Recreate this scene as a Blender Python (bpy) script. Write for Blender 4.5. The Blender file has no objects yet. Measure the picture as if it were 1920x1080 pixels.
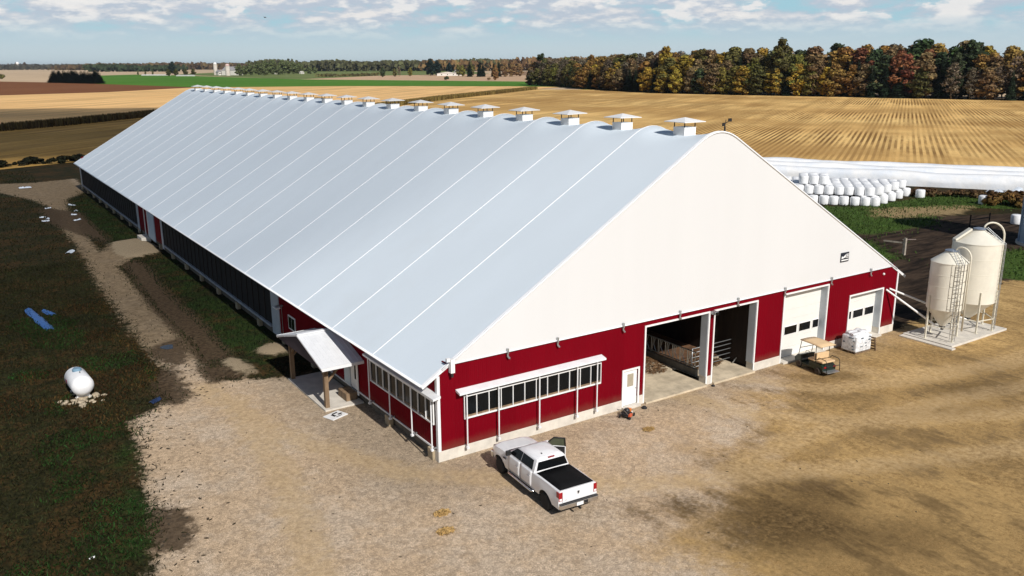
import bpy, math, random
from mathutils import Vector, Matrix, noise as mnoise
R=math.radians
rnd=random.Random(7)
scene=bpy.context.scene
COL=scene.collection

# ------------------------------------------------------------------ objects
def tag(o,label=None,cat=None,group=None,kind=None):
    if label: o['label']=label
    if cat: o['category']=cat
    if group: o['group']=group
    if kind: o['kind']=kind
    return o
def empty(name,loc=(0,0,0),rz=0,label=None,cat=None,group=None):
    o=bpy.data.objects.new(name,None); COL.objects.link(o)
    o.empty_display_size=.2; o.location=loc; o.rotation_euler=(0,0,rz)
    return tag(o,label,cat,group)
def children(o): return [c for c in bpy.data.objects if c.parent==o]
KIDS={}
def copy_tree(o,parent=None):
    c=o.copy(); COL.objects.link(c); c.parent=parent
    for k in KIDS.get(o.name,[]):
        copy_tree(k,c)
    return c
def remember(o):
    KIDS[o.name]=children(o)
    for k in KIDS[o.name]: remember(k)

class MB:
    def __init__(s): s.v=[];s.f=[];s.m=[];s.cur=0
    def add(s,vs,fs):
        b=len(s.v); s.v+= [tuple(v) for v in vs]
        for f in fs: s.f.append(tuple(i+b for i in f)); s.m.append(s.cur)
        return s
    def box(s,x0,x1,y0,y1,z0,z1,M=None):
        vs=[Vector(p) for p in ((x0,y0,z0),(x1,y0,z0),(x1,y1,z0),(x0,y1,z0),(x0,y0,z1),(x1,y0,z1),(x1,y1,z1),(x0,y1,z1))]
        if M is not None: vs=[M@v for v in vs]
        return s.add(vs,[(0,3,2,1),(4,5,6,7),(0,1,5,4),(1,2,6,5),(2,3,7,6),(3,0,4,7)])
    def tube(s,pts,r,n=6,cap=True,closed=False):
        pts=[Vector(p) for p in pts]; rs=r if isinstance(r,(list,tuple)) else [r]*len(pts)
        up=None; vs=[]; N=len(pts)
        for i,pnt in enumerate(pts):
            if closed: t=pts[(i+1)%N]-pts[i-1]
            else: t=(pts[min(i+1,N-1)]-pts[max(i-1,0)])
            t.normalize()
            if up is None: up=Vector((0,0,1)) if abs(t.z)<.9 else Vector((1,0,0))
            a=t.cross(up).normalized(); b=a.cross(t).normalized(); up=b
            for k in range(n):
                an=2*math.pi*k/n; vs.append(pnt+(a*math.cos(an)+b*math.sin(an))*rs[i])
        fs=[]
        for i in range(N if closed else N-1):
            j=(i+1)%N
            for k in range(n):
                k2=(k+1)%n; fs.append((i*n+k,i*n+k2,j*n+k2,j*n+k))
        if cap and not closed: fs.append(tuple(range(n-1,-1,-1))); fs.append(tuple((N-1)*n+k for k in range(n)))
        return s.add(vs,fs)
    def bar(s,p,q,w,h=None):
        p=Vector(p);q=Vector(q);h=h or w;t=(q-p);L=t.length;t.normalize()
        up=Vector((0,0,1)) if abs(t.z)<.95 else Vector((0,1,0))
        a=t.cross(up).normalized();b=a.cross(t).normalized()
        M=Matrix((a,t,b)).transposed().to_4x4(); M.translation=p
        return s.box(-w/2,w/2,0,L,-h/2,h/2,M)
    def lathe(s,prof,n=24,c=(0,0,0),axis='z'):
        vs=[];fs=[];c=Vector(c)
        for r,z in prof:
            for k in range(n):
                a=2*math.pi*k/n; x,y=r*math.cos(a),r*math.sin(a)
                p=(x,y,z) if axis=='z' else ((z,x,y) if axis=='x' else (y,z,x))
                vs.append(c+Vector(p))
        for i in range(len(prof)-1):
            for k in range(n):
                k2=(k+1)%n; fs.append((i*n+k,i*n+k2,(i+1)*n+k2,(i+1)*n+k))
        if prof[0][0]>1e-4: fs.append(tuple(range(n-1,-1,-1)))
        if prof[-1][0]>1e-4: fs.append(tuple((len(prof)-1)*n+k for k in range(n)))
        return s.add(vs,fs)
    def prism(s,poly,y0,y1,ax='y'):
        n=len(poly); mk={'y':lambda u,w,d:(u,d,w),'x':lambda u,w,d:(d,u,w),'z':lambda u,w,d:(u,w,d)}[ax]
        vs=[mk(u,w,y0) for u,w in poly]+[mk(u,w,y1) for u,w in poly]
        fs=[tuple(range(n-1,-1,-1)),tuple(range(n,2*n))]+[(i,(i+1)%n,(i+1)%n+n,i+n) for i in range(n)]
        return s.add(vs,fs)
    def grid(s,rows,closed=False):
        n=len(rows[0]); vs=[v for r in rows for v in r]; fs=[]
        for i in range(len(rows)-1):
            for k in range(n if closed else n-1):
                k2=(k+1)%n; fs.append((i*n+k,i*n+k2,(i+1)*n+k2,(i+1)*n+k))
        return s.add(vs,fs)
    def quad(s,c,u,v):
        c=Vector(c);u=Vector(u);v=Vector(v)
        return s.add([c-u-v,c+u-v,c+u+v,c-u+v],[(0,1,2,3)])
    def build(s,name,mat,parent=None,loc=None,rz=0,smooth=False,bevel=0,label=None,cat=None,group=None,kind=None,fix=True,rot=None):
        me=bpy.data.meshes.new(name); me.from_pydata(s.v,[],s.f)
        mats=mat if isinstance(mat,(list,tuple)) else [mat]
        for m in mats: me.materials.append(m)
        if len(mats)>1: me.polygons.foreach_set('material_index',s.m)
        if fix:
            import bmesh
            bm=bmesh.new(); bm.from_mesh(me)
            bmesh.ops.recalc_face_normals(bm,faces=bm.faces)
            if bevel: bmesh.ops.bevel(bm,geom=[e for e in bm.edges if len(e.link_faces)==2 and e.calc_face_angle(0)>.6],offset=bevel,segments=2,affect='EDGES',profile=.6)
            bm.to_mesh(me); bm.free()
        if smooth:
            me.polygons.foreach_set('use_smooth',[True]*len(me.polygons))
            if smooth is not True:
                me.set_sharp_from_angle(angle=R(smooth))
        me.update()
        o=bpy.data.objects.new(name,me); COL.objects.link(o)
        if loc is not None: o.location=loc
        o.rotation_euler=rot or (0,0,rz)
        if parent is not None: o.parent=parent
        return tag(o,label,cat,group,kind)

# ------------------------------------------------------------------ materials
class G:
    def __init__(s,name):
        s.m=bpy.data.materials.new(name); s.m.use_nodes=True; s.t=s.m.node_tree
        s.b=s.t.nodes['Principled BSDF']
    def n(s,type,ins=None,**kw):
        nd=s.t.nodes.new(type)
        for k,v in kw.items(): setattr(nd,k,v)
        for k,v in (ins or {}).items(): s.put(nd.inputs[k],v)
        return nd
    def put(s,i,v):
        if isinstance(v,bpy.types.NodeSocket): s.t.links.new(v,i)
        elif hasattr(v,'outputs'): s.t.links.new(v.outputs[0],i)
        else:
            if i.type=='RGBA' and len(v)==3: v=(*v,1)
            i.default_value=v
    def math(s,op,a,b=0,c=None,clamp=False):
        nd=s.t.nodes.new('ShaderNodeMath'); nd.operation=op; nd.use_clamp=clamp
        s.put(nd.inputs[0],a); s.put(nd.inputs[1],b)
        if c is not None: s.put(nd.inputs[2],c)
        return nd.outputs[0]
    def mix(s,f,a,b,blend='MIX'):
        nd=s.t.nodes.new('ShaderNodeMix'); nd.data_type='RGBA'; nd.blend_type=blend
        s.put(nd.inputs[0],f); s.put(nd.inputs[6],a); s.put(nd.inputs[7],b)
        return nd.outputs[2]
    def noise(s,scale,detail=4,rough=.6,vec=None,dist=0):
        nd=s.n('ShaderNodeTexNoise',{'Scale':scale,'Detail':detail,'Roughness':rough,'Distortion':dist})
        if vec is not None: s.put(nd.inputs['Vector'],vec)
        return nd.outputs[0]
    def ss(s,x,a,b):
        nd=s.t.nodes.new('ShaderNodeMapRange'); nd.interpolation_type='SMOOTHSTEP'
        s.put(nd.inputs[0],x); nd.inputs[1].default_value=a; nd.inputs[2].default_value=b
        return nd.outputs[0]
    def attr(s,name): return s.n('ShaderNodeAttribute',attribute_name=name).outputs['Fac']
    def coord(s,kind='Object',scale=None,rot=None):
        v=s.n('ShaderNodeTexCoord').outputs[kind]
        if scale or rot:
            mp=s.n('ShaderNodeMapping',{'Vector':v})
            if scale: mp.inputs['Scale'].default_value=scale
            if rot: mp.inputs['Rotation'].default_value=rot
            v=mp.outputs[0]
        return v
    def bump(s,h,strength=.3,dist=.05,prev=None):
        nd=s.n('ShaderNodeBump',{'Height':h,'Strength':strength,'Distance':dist})
        if prev is not None: s.put(nd.inputs['Normal'],prev)
        return nd.outputs[0]
    def out(s,col=None,rough=None,normal=None,metal=None,spec=None):
        if col is not None: s.put(s.b.inputs['Base Color'],col)
        if rough is not None: s.put(s.b.inputs['Roughness'],rough)
        if normal is not None: s.put(s.b.inputs['Normal'],normal)
        if metal is not None: s.put(s.b.inputs['Metallic'],metal)
        if spec is not None: s.put(s.b.inputs['Specular IOR Level'],spec)
        return s.m
def dim(c,k): return tuple(max(0,min(1,x*k)) for x in c)
def M(name,col,rough=.6,var=.15,scale=3,bump=0,bscale=25,metal=0,spec=.4,stretch=None,coat=0):
    g=G(name); v=g.coord('Object',stretch) if stretch else g.coord('Object')
    f=g.ss(g.noise(scale,5,.65,v),.3,.7)
    c=g.mix(f,dim(col,1-var),dim(col,1+var))
    nm=g.bump(g.noise(bscale,3,.6,v),bump,.02) if bump else None
    if coat: g.b.inputs['Coat Weight'].default_value=coat
    return g.out(c,rough,nm,metal,spec)

m_white=M('white_paint',(.78,.78,.77),.45,.04,2)
m_trim=M('white_trim_metal',(.74,.75,.76),.4,.05,2)
m_greymetal=M('galvanised_metal',(.42,.44,.45),.38,.12,4,metal=.7)
m_greypanel=M('pale_grey_panel',(.45,.49,.53),.5,.06,1.5)
m_black=M('black_rubber',(.012,.012,.013),.7,.2,6)
m_blackplastic=M('black_plastic',(.02,.02,.021),.45,.15,6)
m_chrome=M('chrome',(.72,.73,.75),.16,.03,3,metal=1)
m_glass=M('dark_glass',(.005,.006,.007),.12,.1,1,spec=.15)
m_wood=M('weathered_post_wood',(.20,.135,.08),.8,.3,4,.3,30,stretch=(1,1,.15))
m_darkwood=M('dark_wood',(.022,.014,.010),.85,.3,4,stretch=(1,1,.15))
m_conc=M('concrete',(.60,.56,.49),.85,.12,1.3,.15,40)
m_conc_dirty=M('dirty_concrete',(.54,.45,.32),.85,.25,.9,.2,30)
m_dark=M('dark_curtain',(.006,.005,.005),.85,.35,1.2,stretch=(1,2.2,.05))
m_tanseat=M('tan_vinyl',(.62,.44,.25),.5,.05,3)
m_red_lens=M('red_lens',(.30,.006,.012),.2,.15,20,spec=.6)
m_straw=M('straw',(.42,.27,.10),.9,.4,8)
m_bluewrap=M('blue_plastic',(.04,.12,.34),.4,.25,6,.3,20)
m_palewrap=M('pale_plastic_wrap',(.62,.68,.75),.35,.15,4,.4,12)
m_cream=M('cream_painted_steel',(.70,.665,.565),.42,.06,.9)
m_creamlegs=M('cream_leg_steel',(.66,.62,.51),.5,.08,2)

def siding(name,col,axis):
    g=G(name); v=g.coord('Object')
    sp=g.n('ShaderNodeSeparateXYZ',{'Vector':v}).outputs[axis]
    ph=g.math('FRACT',g.math('MULTIPLY',sp,1/.2286))
    rib=g.math('SUBTRACT',g.ss(ph,.0,.16),g.ss(ph,.24,.40))
    sh=g.math('FLOOR',g.math('MULTIPLY',sp,1/.914))
    wn=g.n('ShaderNodeTexWhiteNoise',{'W':sh},noise_dimensions='1D').outputs[0]
    nz=g.noise(.6,5,.65,v)
    f=g.math('ADD',g.math('MULTIPLY',wn,.35),g.math('MULTIPLY',nz,.65))
    c=g.mix(f,dim(col,.86),dim(col,1.14))
    low=g.n('ShaderNodeSeparateXYZ',{'Vector':v}).outputs[2]
    splash=g.math('MULTIPLY',g.math('SUBTRACT',1,g.ss(g.math('ADD',low,g.math('MULTIPLY',g.noise(1.7,4,.7,v),.5)),.8,1.35)),.35)
    c=g.mix(splash,c,(.16,.075,.05))
    return g.out(c,.7,g.bump(rib,.35,.02),spec=.04)
m_red=siding('red_ribbed_siding',(.150,.0012,.0065),0)
m_redside=siding('red_ribbed_siding_side',(.150,.0012,.0065),1)
m_purple=siding('dark_soffit_boards',(.075,.062,.07),1)

def fabric(name,col,stretch,b):
    g=G(name); v=g.coord('Object'); s=g.coord('Object',stretch)
    f=g.ss(g.noise(.35,4,.6,s),.3,.7)
    c=g.mix(f,dim(col,.985),dim(col,1.012))
    d=g.ss(g.noise(.12,6,.7,v),.52,.75)
    c=g.mix(g.math('MULTIPLY',d,.10),c,(.50,.49,.45))
    return g.out(c,.5,g.bump(g.noise(.55,3,.5,s),b,.06),spec=.25)
m_roof=fabric('white_roof_fabric',(.685,.76,.815),(.5,1,.5),.04)
m_gable=fabric('white_gable_fabric',(.64,.645,.645),(1,1,.07),.10)
m_seam=M('white_fabric_seam',(.80,.82,.84),.5,.03,2)

def leafmat(name):
    g=G(name); oi=g.n('ShaderNodeObjectInfo').outputs['Color']
    rp=g.n('ShaderNodeNewGeometry').outputs['Random Per Island']
    cl=g.attr('clump')
    k=g.math('ADD',g.math('MULTIPLY',rp,.9),.35)
    k=g.math('MULTIPLY',k,g.math('ADD',g.math('MULTIPLY',cl,.8),.6))
    v=g.n('ShaderNodeCombineColor'); 
    for i in range(3): g.put(v.inputs[i],k)
    c=g.mix(1.0,oi,v.outputs[0],'MULTIPLY')
    hs=g.n('ShaderNodeHueSaturation',{'Color':c})
    g.put(hs.inputs['Hue'],g.math('ADD',.5,g.math('MULTIPLY',g.math('SUBTRACT',cl,.5),.035)))
    m=g.out(hs.outputs[0],.75,spec=.15)
    tr=g.n('ShaderNodeBsdfTranslucent',{'Color':hs.outputs[0]})
    mx=g.n('ShaderNodeMixShader',{0:.25}); o=g.t.nodes['Material Output']
    g.t.links.new(g.b.outputs[0],mx.inputs[1]); g.t.links.new(tr.outputs[0],mx.inputs[2]); g.t.links.new(mx.outputs[0],o.inputs[0])
    return m
m_leaf=leafmat('leaves')
m_bark=M('bark',(.10,.08,.06),.9,.35,3,.4,12,stretch=(1,1,.2))
CAMA=(0.587827561,0.257364757,-0.00499598961)
SUN_E=4.4; EXPO=.12; SKY_S=.055; SKY_VIS=1/.055*.95
CLOUD=(-22-50,300-655,500,108,122)
CLOUD2=(2-50,108-655,500,85,72)
HAZE=3.5e-5
import numpy as np
# ------------------------------------------------------------------ near ground: one sheet, zones mixed by soft masks
W_=37.74
def sdist(px,py,poly):
    P=np.array(poly,float); Q=np.roll(P,-1,0); d=np.full(px.shape,1e9); ins=np.zeros(px.shape,bool)
    for (x0,y0),(x1,y1) in zip(P,Q):
        ex,ey=x1-x0,y1-y0; t=np.clip(((px-x0)*ex+(py-y0)*ey)/(ex*ex+ey*ey+1e-12),0,1)
        d=np.minimum(d,np.hypot(px-x0-t*ex,py-y0-t*ey))
        c=((y0>py)!=(y1>py))&(px<(x1-x0)*(py-y0)/((y1-y0) if abs(y1-y0)>1e-9 else 1e-9)+x0); ins^=c
    return np.where(ins,d,-d)
YARD=[(-14.2,-6),(-13.9,-2.3),(-12.9,.8),(-12.6,4.5),(-12.3,7.5),(-11.9,10.1),(-11.6,14),(-10.1,15.3),(-8.7,16.3),(-8.4,19.3),(-8.2,21.5),(-8.4,24.7),(-8.4,30.5),(-8.4,36.4),(-8.2,46.9),(-8,52.8),(-7.6,59.4),(-7.2,68.7),(-7.3,78.1),(-7.1,84.3),(-6.1,90.7),(-6.5,98.8),(-7.9,108.6),(-11.3,119.5),(-14,127),(-14,133),(-6,130),(.8,131.9),(.4,119.9),(-.2,112.9),(-3.7,105.6),(-5,92.4),(-5.3,80),(-5.7,63.2),(-4.2,66.5),(-.9,68.5),(-.1,63),(-.7,59.1),(-3.7,57.5),(-5.2,54.8),(-5.4,46.6),(-5.5,37.4),(-5.3,33.1),(-5.6,24.1),(-6,20.5),(-6.1,18),(-5,17.3),(-3.3,16.1),(-1.5,15.6),(.5,15.3),(1,1),(36,1),(38,0),(60,3),(80,-20),(60,-50),(-16,-50)]
MUD=[[(-5.4,37.1),(-5.4,31.8),(-5.2,26.7),(-5.6,21.7),(-4.4,21.6),(-4,22.4),(-4,25.8),(-3.8,32),(-3.9,37.6),(-3.8,43.9),(-3.2,53.5),(-3.6,56.6),(-4.5,54.4)],
 [(-7.9,26.4),(-6.2,27.4),(-6.6,24.1),(-7.1,22.6),(-7.9,24.4)],[(-6.1,20.6),(-4.4,19.4),(-4.5,17.7),(-6.1,18)],
 [(-8.1,21.4),(-8.2,16.5),(-8.9,15.4),(-9.3,17.7),(-9.1,20.3)],[(-7.5,99),(-3.8,91.5),(-4,82.4),(-4,68.3),(-5.6,75.1),(-6.6,80),(-8,88)],
 [(-12.5,2.7),(-11.9,1.9),(-12,.6),(-12.5,-.6),(-12.9,-.3)]]
MOUND=[[(-4.9,21),(-3.8,21.5),(-3.2,18.1),(-3.9,16.7),(-4.7,18.4)],[(-2.4,21.8),(-.9,23.1),(-.1,21.7),(-.7,20),(-2,20.1)],[(-4.1,67.5),(-.9,68.5),(-.1,63),(-.7,59.1),(-3.7,57.5),(-4.7,60.4)]]
SOIL=[(39,1.5),(38.2,22),(52,29),(67.8,27.2),(71.8,24.3),(86.4,25),(97.2,19.9),(110,12),(80,-12),(60,-12),(46,-6.5),(44.8,-4.9)]
GREEN=[[(60,60),(79.1,40.6),(83.8,35.6),(95.2,34.9),(103.6,36.2),(110,25),(100,22),(96.3,25.6),(86.9,29.7),(78.1,28.5),(87.2,26.9),(81.1,21.9),(68.9,22.4),(64,28),(55,34),(40,50)],[(71.6,10),(80,6),(60.2,-1),(60.2,4)],[(46,14),(56,21),(66,21),(60,13.5)]]
TAN=[[(85.4,33.4),(98.5,26.8),(90.5,24.6),(81.4,26.3),(79.8,29.7)]]
GREENL=[[(-12.4,14),(-11.7,12),(-12.2,7),(-12.7,3),(-13.4,-1.5),(-15,-2),(-14.2,3),(-13.6,8),(-13.2,12)],[(-3,17),(-5,23),(-3.2,38),(-2.6,56),(.2,58),(.2,24)],[(-4,69),(-4,100),(-.5,108),(.2,69)]]
DARK=[(9.6,-13.4,4.2,3.2,1.3),(12.4,-12.6,3.4,2.0,1.0),(7.0,-10.2,4.2,1.5,.85),(12,-16.5,5,2.4,.9),(32,-10,6,2.0,1.0),(27,-10.6,5,1.5,.7),(28.5,-9.0,4,1.2,.5),(36,-8.6,4,2,.65),(20,-14,5,1.6,.45),(25,-13,5,1.2,.45),(16,-9.3,4,1,.35),(8,-17,4,2,.6),(14,-19,5,1.5,.5),(17.5,-16.5,4,1.5,.4),(40,-10.5,6,2,.6)]
gx=np.arange(-70,140.01,.7); gy=np.arange(-46,176,.7); XX,YY=np.meshgrid(gx,gy); fx,fy=XX.ravel(),YY.ravel()
rng=np.random.default_rng(3)
mx=lambda L,lo,hi:np.clip((np.max([sdist(fx,fy,q) for q in L],0)-lo)/(hi-lo),0,1)
att={'yard':np.clip(sdist(fx,fy,YARD),-6,6)/6,'mud':mx(MUD,-1.3,.1),'soil':np.clip((sdist(fx,fy,SOIL)+2)/4,0,1),'green':mx(GREEN,-1.5,1.5),'tan':mx(TAN,-2,1.5),'lush':mx(GREENL,-1.0,.8)}
dk=np.zeros_like(fx)
for cx,cy,rx,ry,a in DARK:
    an=-.45; u=(fx-cx)*math.cos(an)+(fy-cy)*math.sin(an); w=-(fx-cx)*math.sin(an)+(fy-cy)*math.cos(an)
    dk=np.maximum(dk,a*np.exp(-((u/rx)**2+(w/ry)**2)))
att['dark']=dk
def lines(L,wd):
    d=np.full(fx.shape,1e9)
    for pl in L:
        for (x0,y0),(x1,y1) in zip(pl,pl[1:]):
            ex,ey=x1-x0,y1-y0; t=np.clip(((fx-x0)*ex+(fy-y0)*ey)/(ex*ex+ey*ey),0,1); d=np.minimum(d,np.hypot(fx-x0-t*ex,fy-y0-t*ey))
    return d
PATHS=[[(16,0),(17.5,-5),(22,-9),(30,-13),(45,-18)],[(21,0),(24,-4.5),(31,-7),(46,-9)],[(-7,17),(-5.5,8),(-2,0),(6,-7),(18,-12.5),(40,-21)],[(27.5,0),(29,-5),(36,-8),(50,-11)],[(-6,14),(-7,2),(-9,-8)],[(10,-9),(18,-8),(30,-10),(46,-14)]]
dl=lines(PATHS,1)
att['wear']=np.clip(1-dl/1.6,0,1); att['ruts']=np.exp(-((dl-1.5)/.55)**2)*np.clip((fx+fy*-.4)/14,.15,1)
dbw=np.hypot(np.maximum(np.maximum(-fx,fx-W_),0),np.maximum(-fy,0)); att['grit']=np.clip(1-dbw/np.where(fx<2,7.0,5.5),0,1)*np.where(fx<2,1,.55)
att['lane']=np.clip((fy-19)/8,0,1)*np.clip((1-fx)/1.5,0,1)
att['mound']=mx(MOUND,-.5,.6)
warm=np.clip((fx*.55-fy*.85-8)/12,0,1); att['warm']=warm     # the yard turns from grey gravel to brown dirt away from the barn
zz=att['mound']*.28+.0*fx
nx,ny=len(gx),len(gy)
idx=np.arange(nx*ny).reshape(ny,nx)
quads=np.stack([idx[:-1,:-1],idx[:-1,1:],idx[1:,1:],idx[1:,:-1]],-1).reshape(-1,4)
me=bpy.data.meshes.new('ground'); me.vertices.add(nx*ny); me.vertices.foreach_set('co',np.stack([fx,fy,zz],-1).astype(np.float32).ravel())
me.loops.add(quads.size); me.loops.foreach_set('vertex_index',quads.ravel().astype(np.int32))
me.polygons.add(len(quads)); me.polygons.foreach_set('loop_start',np.arange(0,quads.size,4,dtype=np.int32)); me.polygons.foreach_set('loop_total',np.full(len(quads),4,np.int32))
me.polygons.foreach_set('use_smooth',np.ones(len(quads),bool)); me.update()
for k,v in att.items():
    a=me.attributes.new(k,'FLOAT','POINT'); a.data.foreach_set('value',v.astype(np.float32))

def ground_material():
    g=G('farmyard_ground'); v=g.coord('Object')
    n1=g.noise(.22,6,.7,v); n2=g.noise(1.4,5,.7,v); n3=g.noise(3.6,5,.75,v); n4=g.noise(19,4,.85,v); n6=g.noise(.12,4,.6,v); n7=g.noise(.55,5,.65,g.coord('Object',None,(.3,.2,.5)))
    st=g.coord('Object',(1.0,.32,1),(0,0,R(24))); n5=g.noise(.75,6,.72,st)
    c4=lambda f,a,b,lo=.3,hi=.7: g.mix(g.ss(f,lo,hi),a,b)
    # gravel of the yard
    gray=c4(n4,(.205,.153,.106),(.73,.585,.43)); brown=c4(n4,(.215,.149,.09),(.68,.51,.34))
    grav=g.mix(g.ss(g.math('ADD',n1,g.math('MULTIPLY',n2,.25)),.48,.72),gray,brown)
    tanp=c4(g.math('ADD',g.math('MULTIPLY',n5,.6),g.math('MULTIPLY',n3,.4)),(.15,.085,.028),(.55,.36,.145),.36,.64)
    tanp=g.mix(g.math('MULTIPLY',g.ss(n4,.35,.7),.45),tanp,(.62,.43,.20))
    grav=g.mix(g.ss(g.math('ADD',g.attr('warm'),g.math('MULTIPLY',g.math('SUBTRACT',n1,.5),1.4)),.25,.75),grav,tanp)
    near_=g.ss(g.math('ADD',g.attr('grit'),g.math('MULTIPLY',g.math('SUBTRACT',n2,.5),.5)),.15,.8)
    grav=g.mix(g.math('MULTIPLY',near_,.75),grav,c4(n4,(.12,.092,.063),(.47,.375,.265)))
    br2=g.math('MULTIPLY',g.ss(g.math('ADD',n6,g.math('MULTIPLY',g.math('SUBTRACT',n5,.5),.9)),.47,.66),g.ss(g.attr('warm'),.1,.6))
    grav=g.mix(g.math('MULTIPLY',br2,.72),grav,c4(n3,(.085,.052,.022),(.25,.165,.075)))
    dk=g.math('ADD',g.attr('dark'),g.math('ADD',g.math('MULTIPLY',g.math('SUBTRACT',n5,.5),2.0),g.math('MULTIPLY',g.math('SUBTRACT',n3,.5),2.2)))
    dk=g.math('MULTIPLY',g.ss(dk,.16,1.15),g.ss(g.attr('dark'),.01,.25))
    earth=c4(n3,(.026,.015,.006),(.15,.095,.040))
    grav=g.mix(g.math('MULTIPLY',dk,.88),grav,earth)
    vor=g.n('ShaderNodeTexVoronoi',{'Scale':8.5,'Vector':v,'Randomness':1.0}).outputs['Color']; vs=g.n('ShaderNodeSeparateColor',{'Color':vor}).outputs[0]
    vor2=g.n('ShaderNodeTexVoronoi',{'Scale':4.2,'Vector':v}).outputs['Color']; vs2=g.n('ShaderNodeSeparateColor',{'Color':vor2}).outputs[1]
    gk=g.math('ADD',g.math('MULTIPLY',vs,.42),g.math('ADD',g.math('MULTIPLY',vs2,.22),.68)); gk=g.math('ADD',1.0,g.math('MULTIPLY',g.math('SUBTRACT',gk,1.0),g.math('SUBTRACT',1.0,g.math('MULTIPLY',g.attr('warm'),.45))))
    cbk=g.n('ShaderNodeCombineColor',{0:gk,1:gk,2:gk}).outputs[0]; grav=g.mix(1.0,grav,cbk,'MULTIPLY')
    spk=g.math('MULTIPLY',g.ss(g.noise(2.1,6,.85,v),.64,.72),.7)
    grav=g.mix(spk,grav,(.15,.11,.07))
    grav=g.mix(g.math('MULTIPLY',g.ss(g.math('ADD',g.attr('wear'),g.math('MULTIPLY',g.math('SUBTRACT',n2,.5),1.4)),.2,.9),.5),grav,c4(n3,(.32,.215,.105),(.62,.45,.245)))
    grav=g.mix(g.math('MULTIPLY',g.ss(g.math('ADD',g.math('MULTIPLY',g.attr('ruts'),.7),g.math('ADD',g.math('MULTIPLY',g.math('SUBTRACT',n3,.5),1.8),g.math('MULTIPLY',g.math('SUBTRACT',n5,.5),1.6))),.42,.85),.55),grav,(.16,.105,.052))
    grav=g.mix(g.math('MULTIPLY',g.attr('lane'),.88),grav,c4(g.math('ADD',g.math('MULTIPLY',n3,.5),g.math('MULTIPLY',n2,.5)),(.060,.041,.022),(.29,.215,.13)))
    mud_=g.ss(g.math('ADD',g.attr('mud'),g.math('MULTIPLY',g.math('SUBTRACT',n2,.5),1.6)),.35,.8)
    # grass verge
    d1=c4(n3,(.007,.008,.003),(.034,.032,.012)); br=c4(n3,(.022,.012,.005),(.095,.052,.018))
    gr=g.mix(g.math('MULTIPLY',g.ss(g.math('ADD',n1,g.math('MULTIPLY',n2,.6)),.70,.96),.8),d1,br)
    lush=c4(n3,(.008,.018,.004),(.028,.056,.012))
    gr=g.mix(g.math('MULTIPLY',g.ss(g.math('ADD',g.math('MULTIPLY',g.attr('lush'),.6),g.math('MULTIPLY',g.math('SUBTRACT',n7,.5),2.4)),.30,.75),.85),gr,lush)
    # right side soil, pasture, straw
    sv=g.coord('Object',(.18,1,1),(0,0,R(-35))); rut=g.noise(1.1,5,.7,sv)
    so=c4(rut,(.010,.007,.005),(.065,.043,.028),.35,.65)
    gr=g.mix(g.ss(g.math('ADD',g.attr('soil'),g.math('SUBTRACT',n2,.5)),.35,.7),gr,so)
    pg=c4(n3,(.014,.034,.006),(.085,.135,.026)); 
    gr=g.mix(g.ss(g.math('ADD',g.attr('green'),g.math('MULTIPLY',g.math('SUBTRACT',n2,.5),1.3)),.35,.75),gr,pg)
    gr=g.mix(g.math('MULTIPLY',g.ss(g.math('ADD',g.attr('tan'),g.math('MULTIPLY',g.math('SUBTRACT',n5,.5),1.6)),.3,.8),.85),gr,c4(n3,(.19,.13,.06),(.42,.31,.16)))
    # ragged edge between gravel and grass
    e=g.math('ADD',g.math('MULTIPLY',g.attr('yard'),6),g.math('ADD',g.math('MULTIPLY',g.math('SUBTRACT',n2,.5),2.6),g.math('MULTIPLY',g.math('SUBTRACT',n3,.5),1.6)))
    yd=g.ss(e,-.35,.45)
    c=g.mix(yd,gr,grav)
    c=g.mix(g.math('MULTIPLY',mud_,.92),c,c4(n3,(.030,.020,.012),(.10,.068,.040)))
    c=g.mix(g.ss(g.math('ADD',g.attr('mound'),g.math('MULTIPLY',g.math('SUBTRACT',n2,.5),1.2)),.3,.7),c,c4(n4,(.17,.13,.082),(.40,.32,.21)))
    h=g.math('ADD',g.math('MULTIPLY',n4,.35),g.math('ADD',n3,g.math('MULTIPLY',n2,1.5)))
    return g.out(c,.95,g.bump(h,.22,.03),spec=.08)
me.materials.append(ground_material())
o=bpy.data.objects.new('ground',me); COL.objects.link(o); tag(o,'gravel farmyard and rough grass around the barn','ground',kind='structure')

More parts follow.
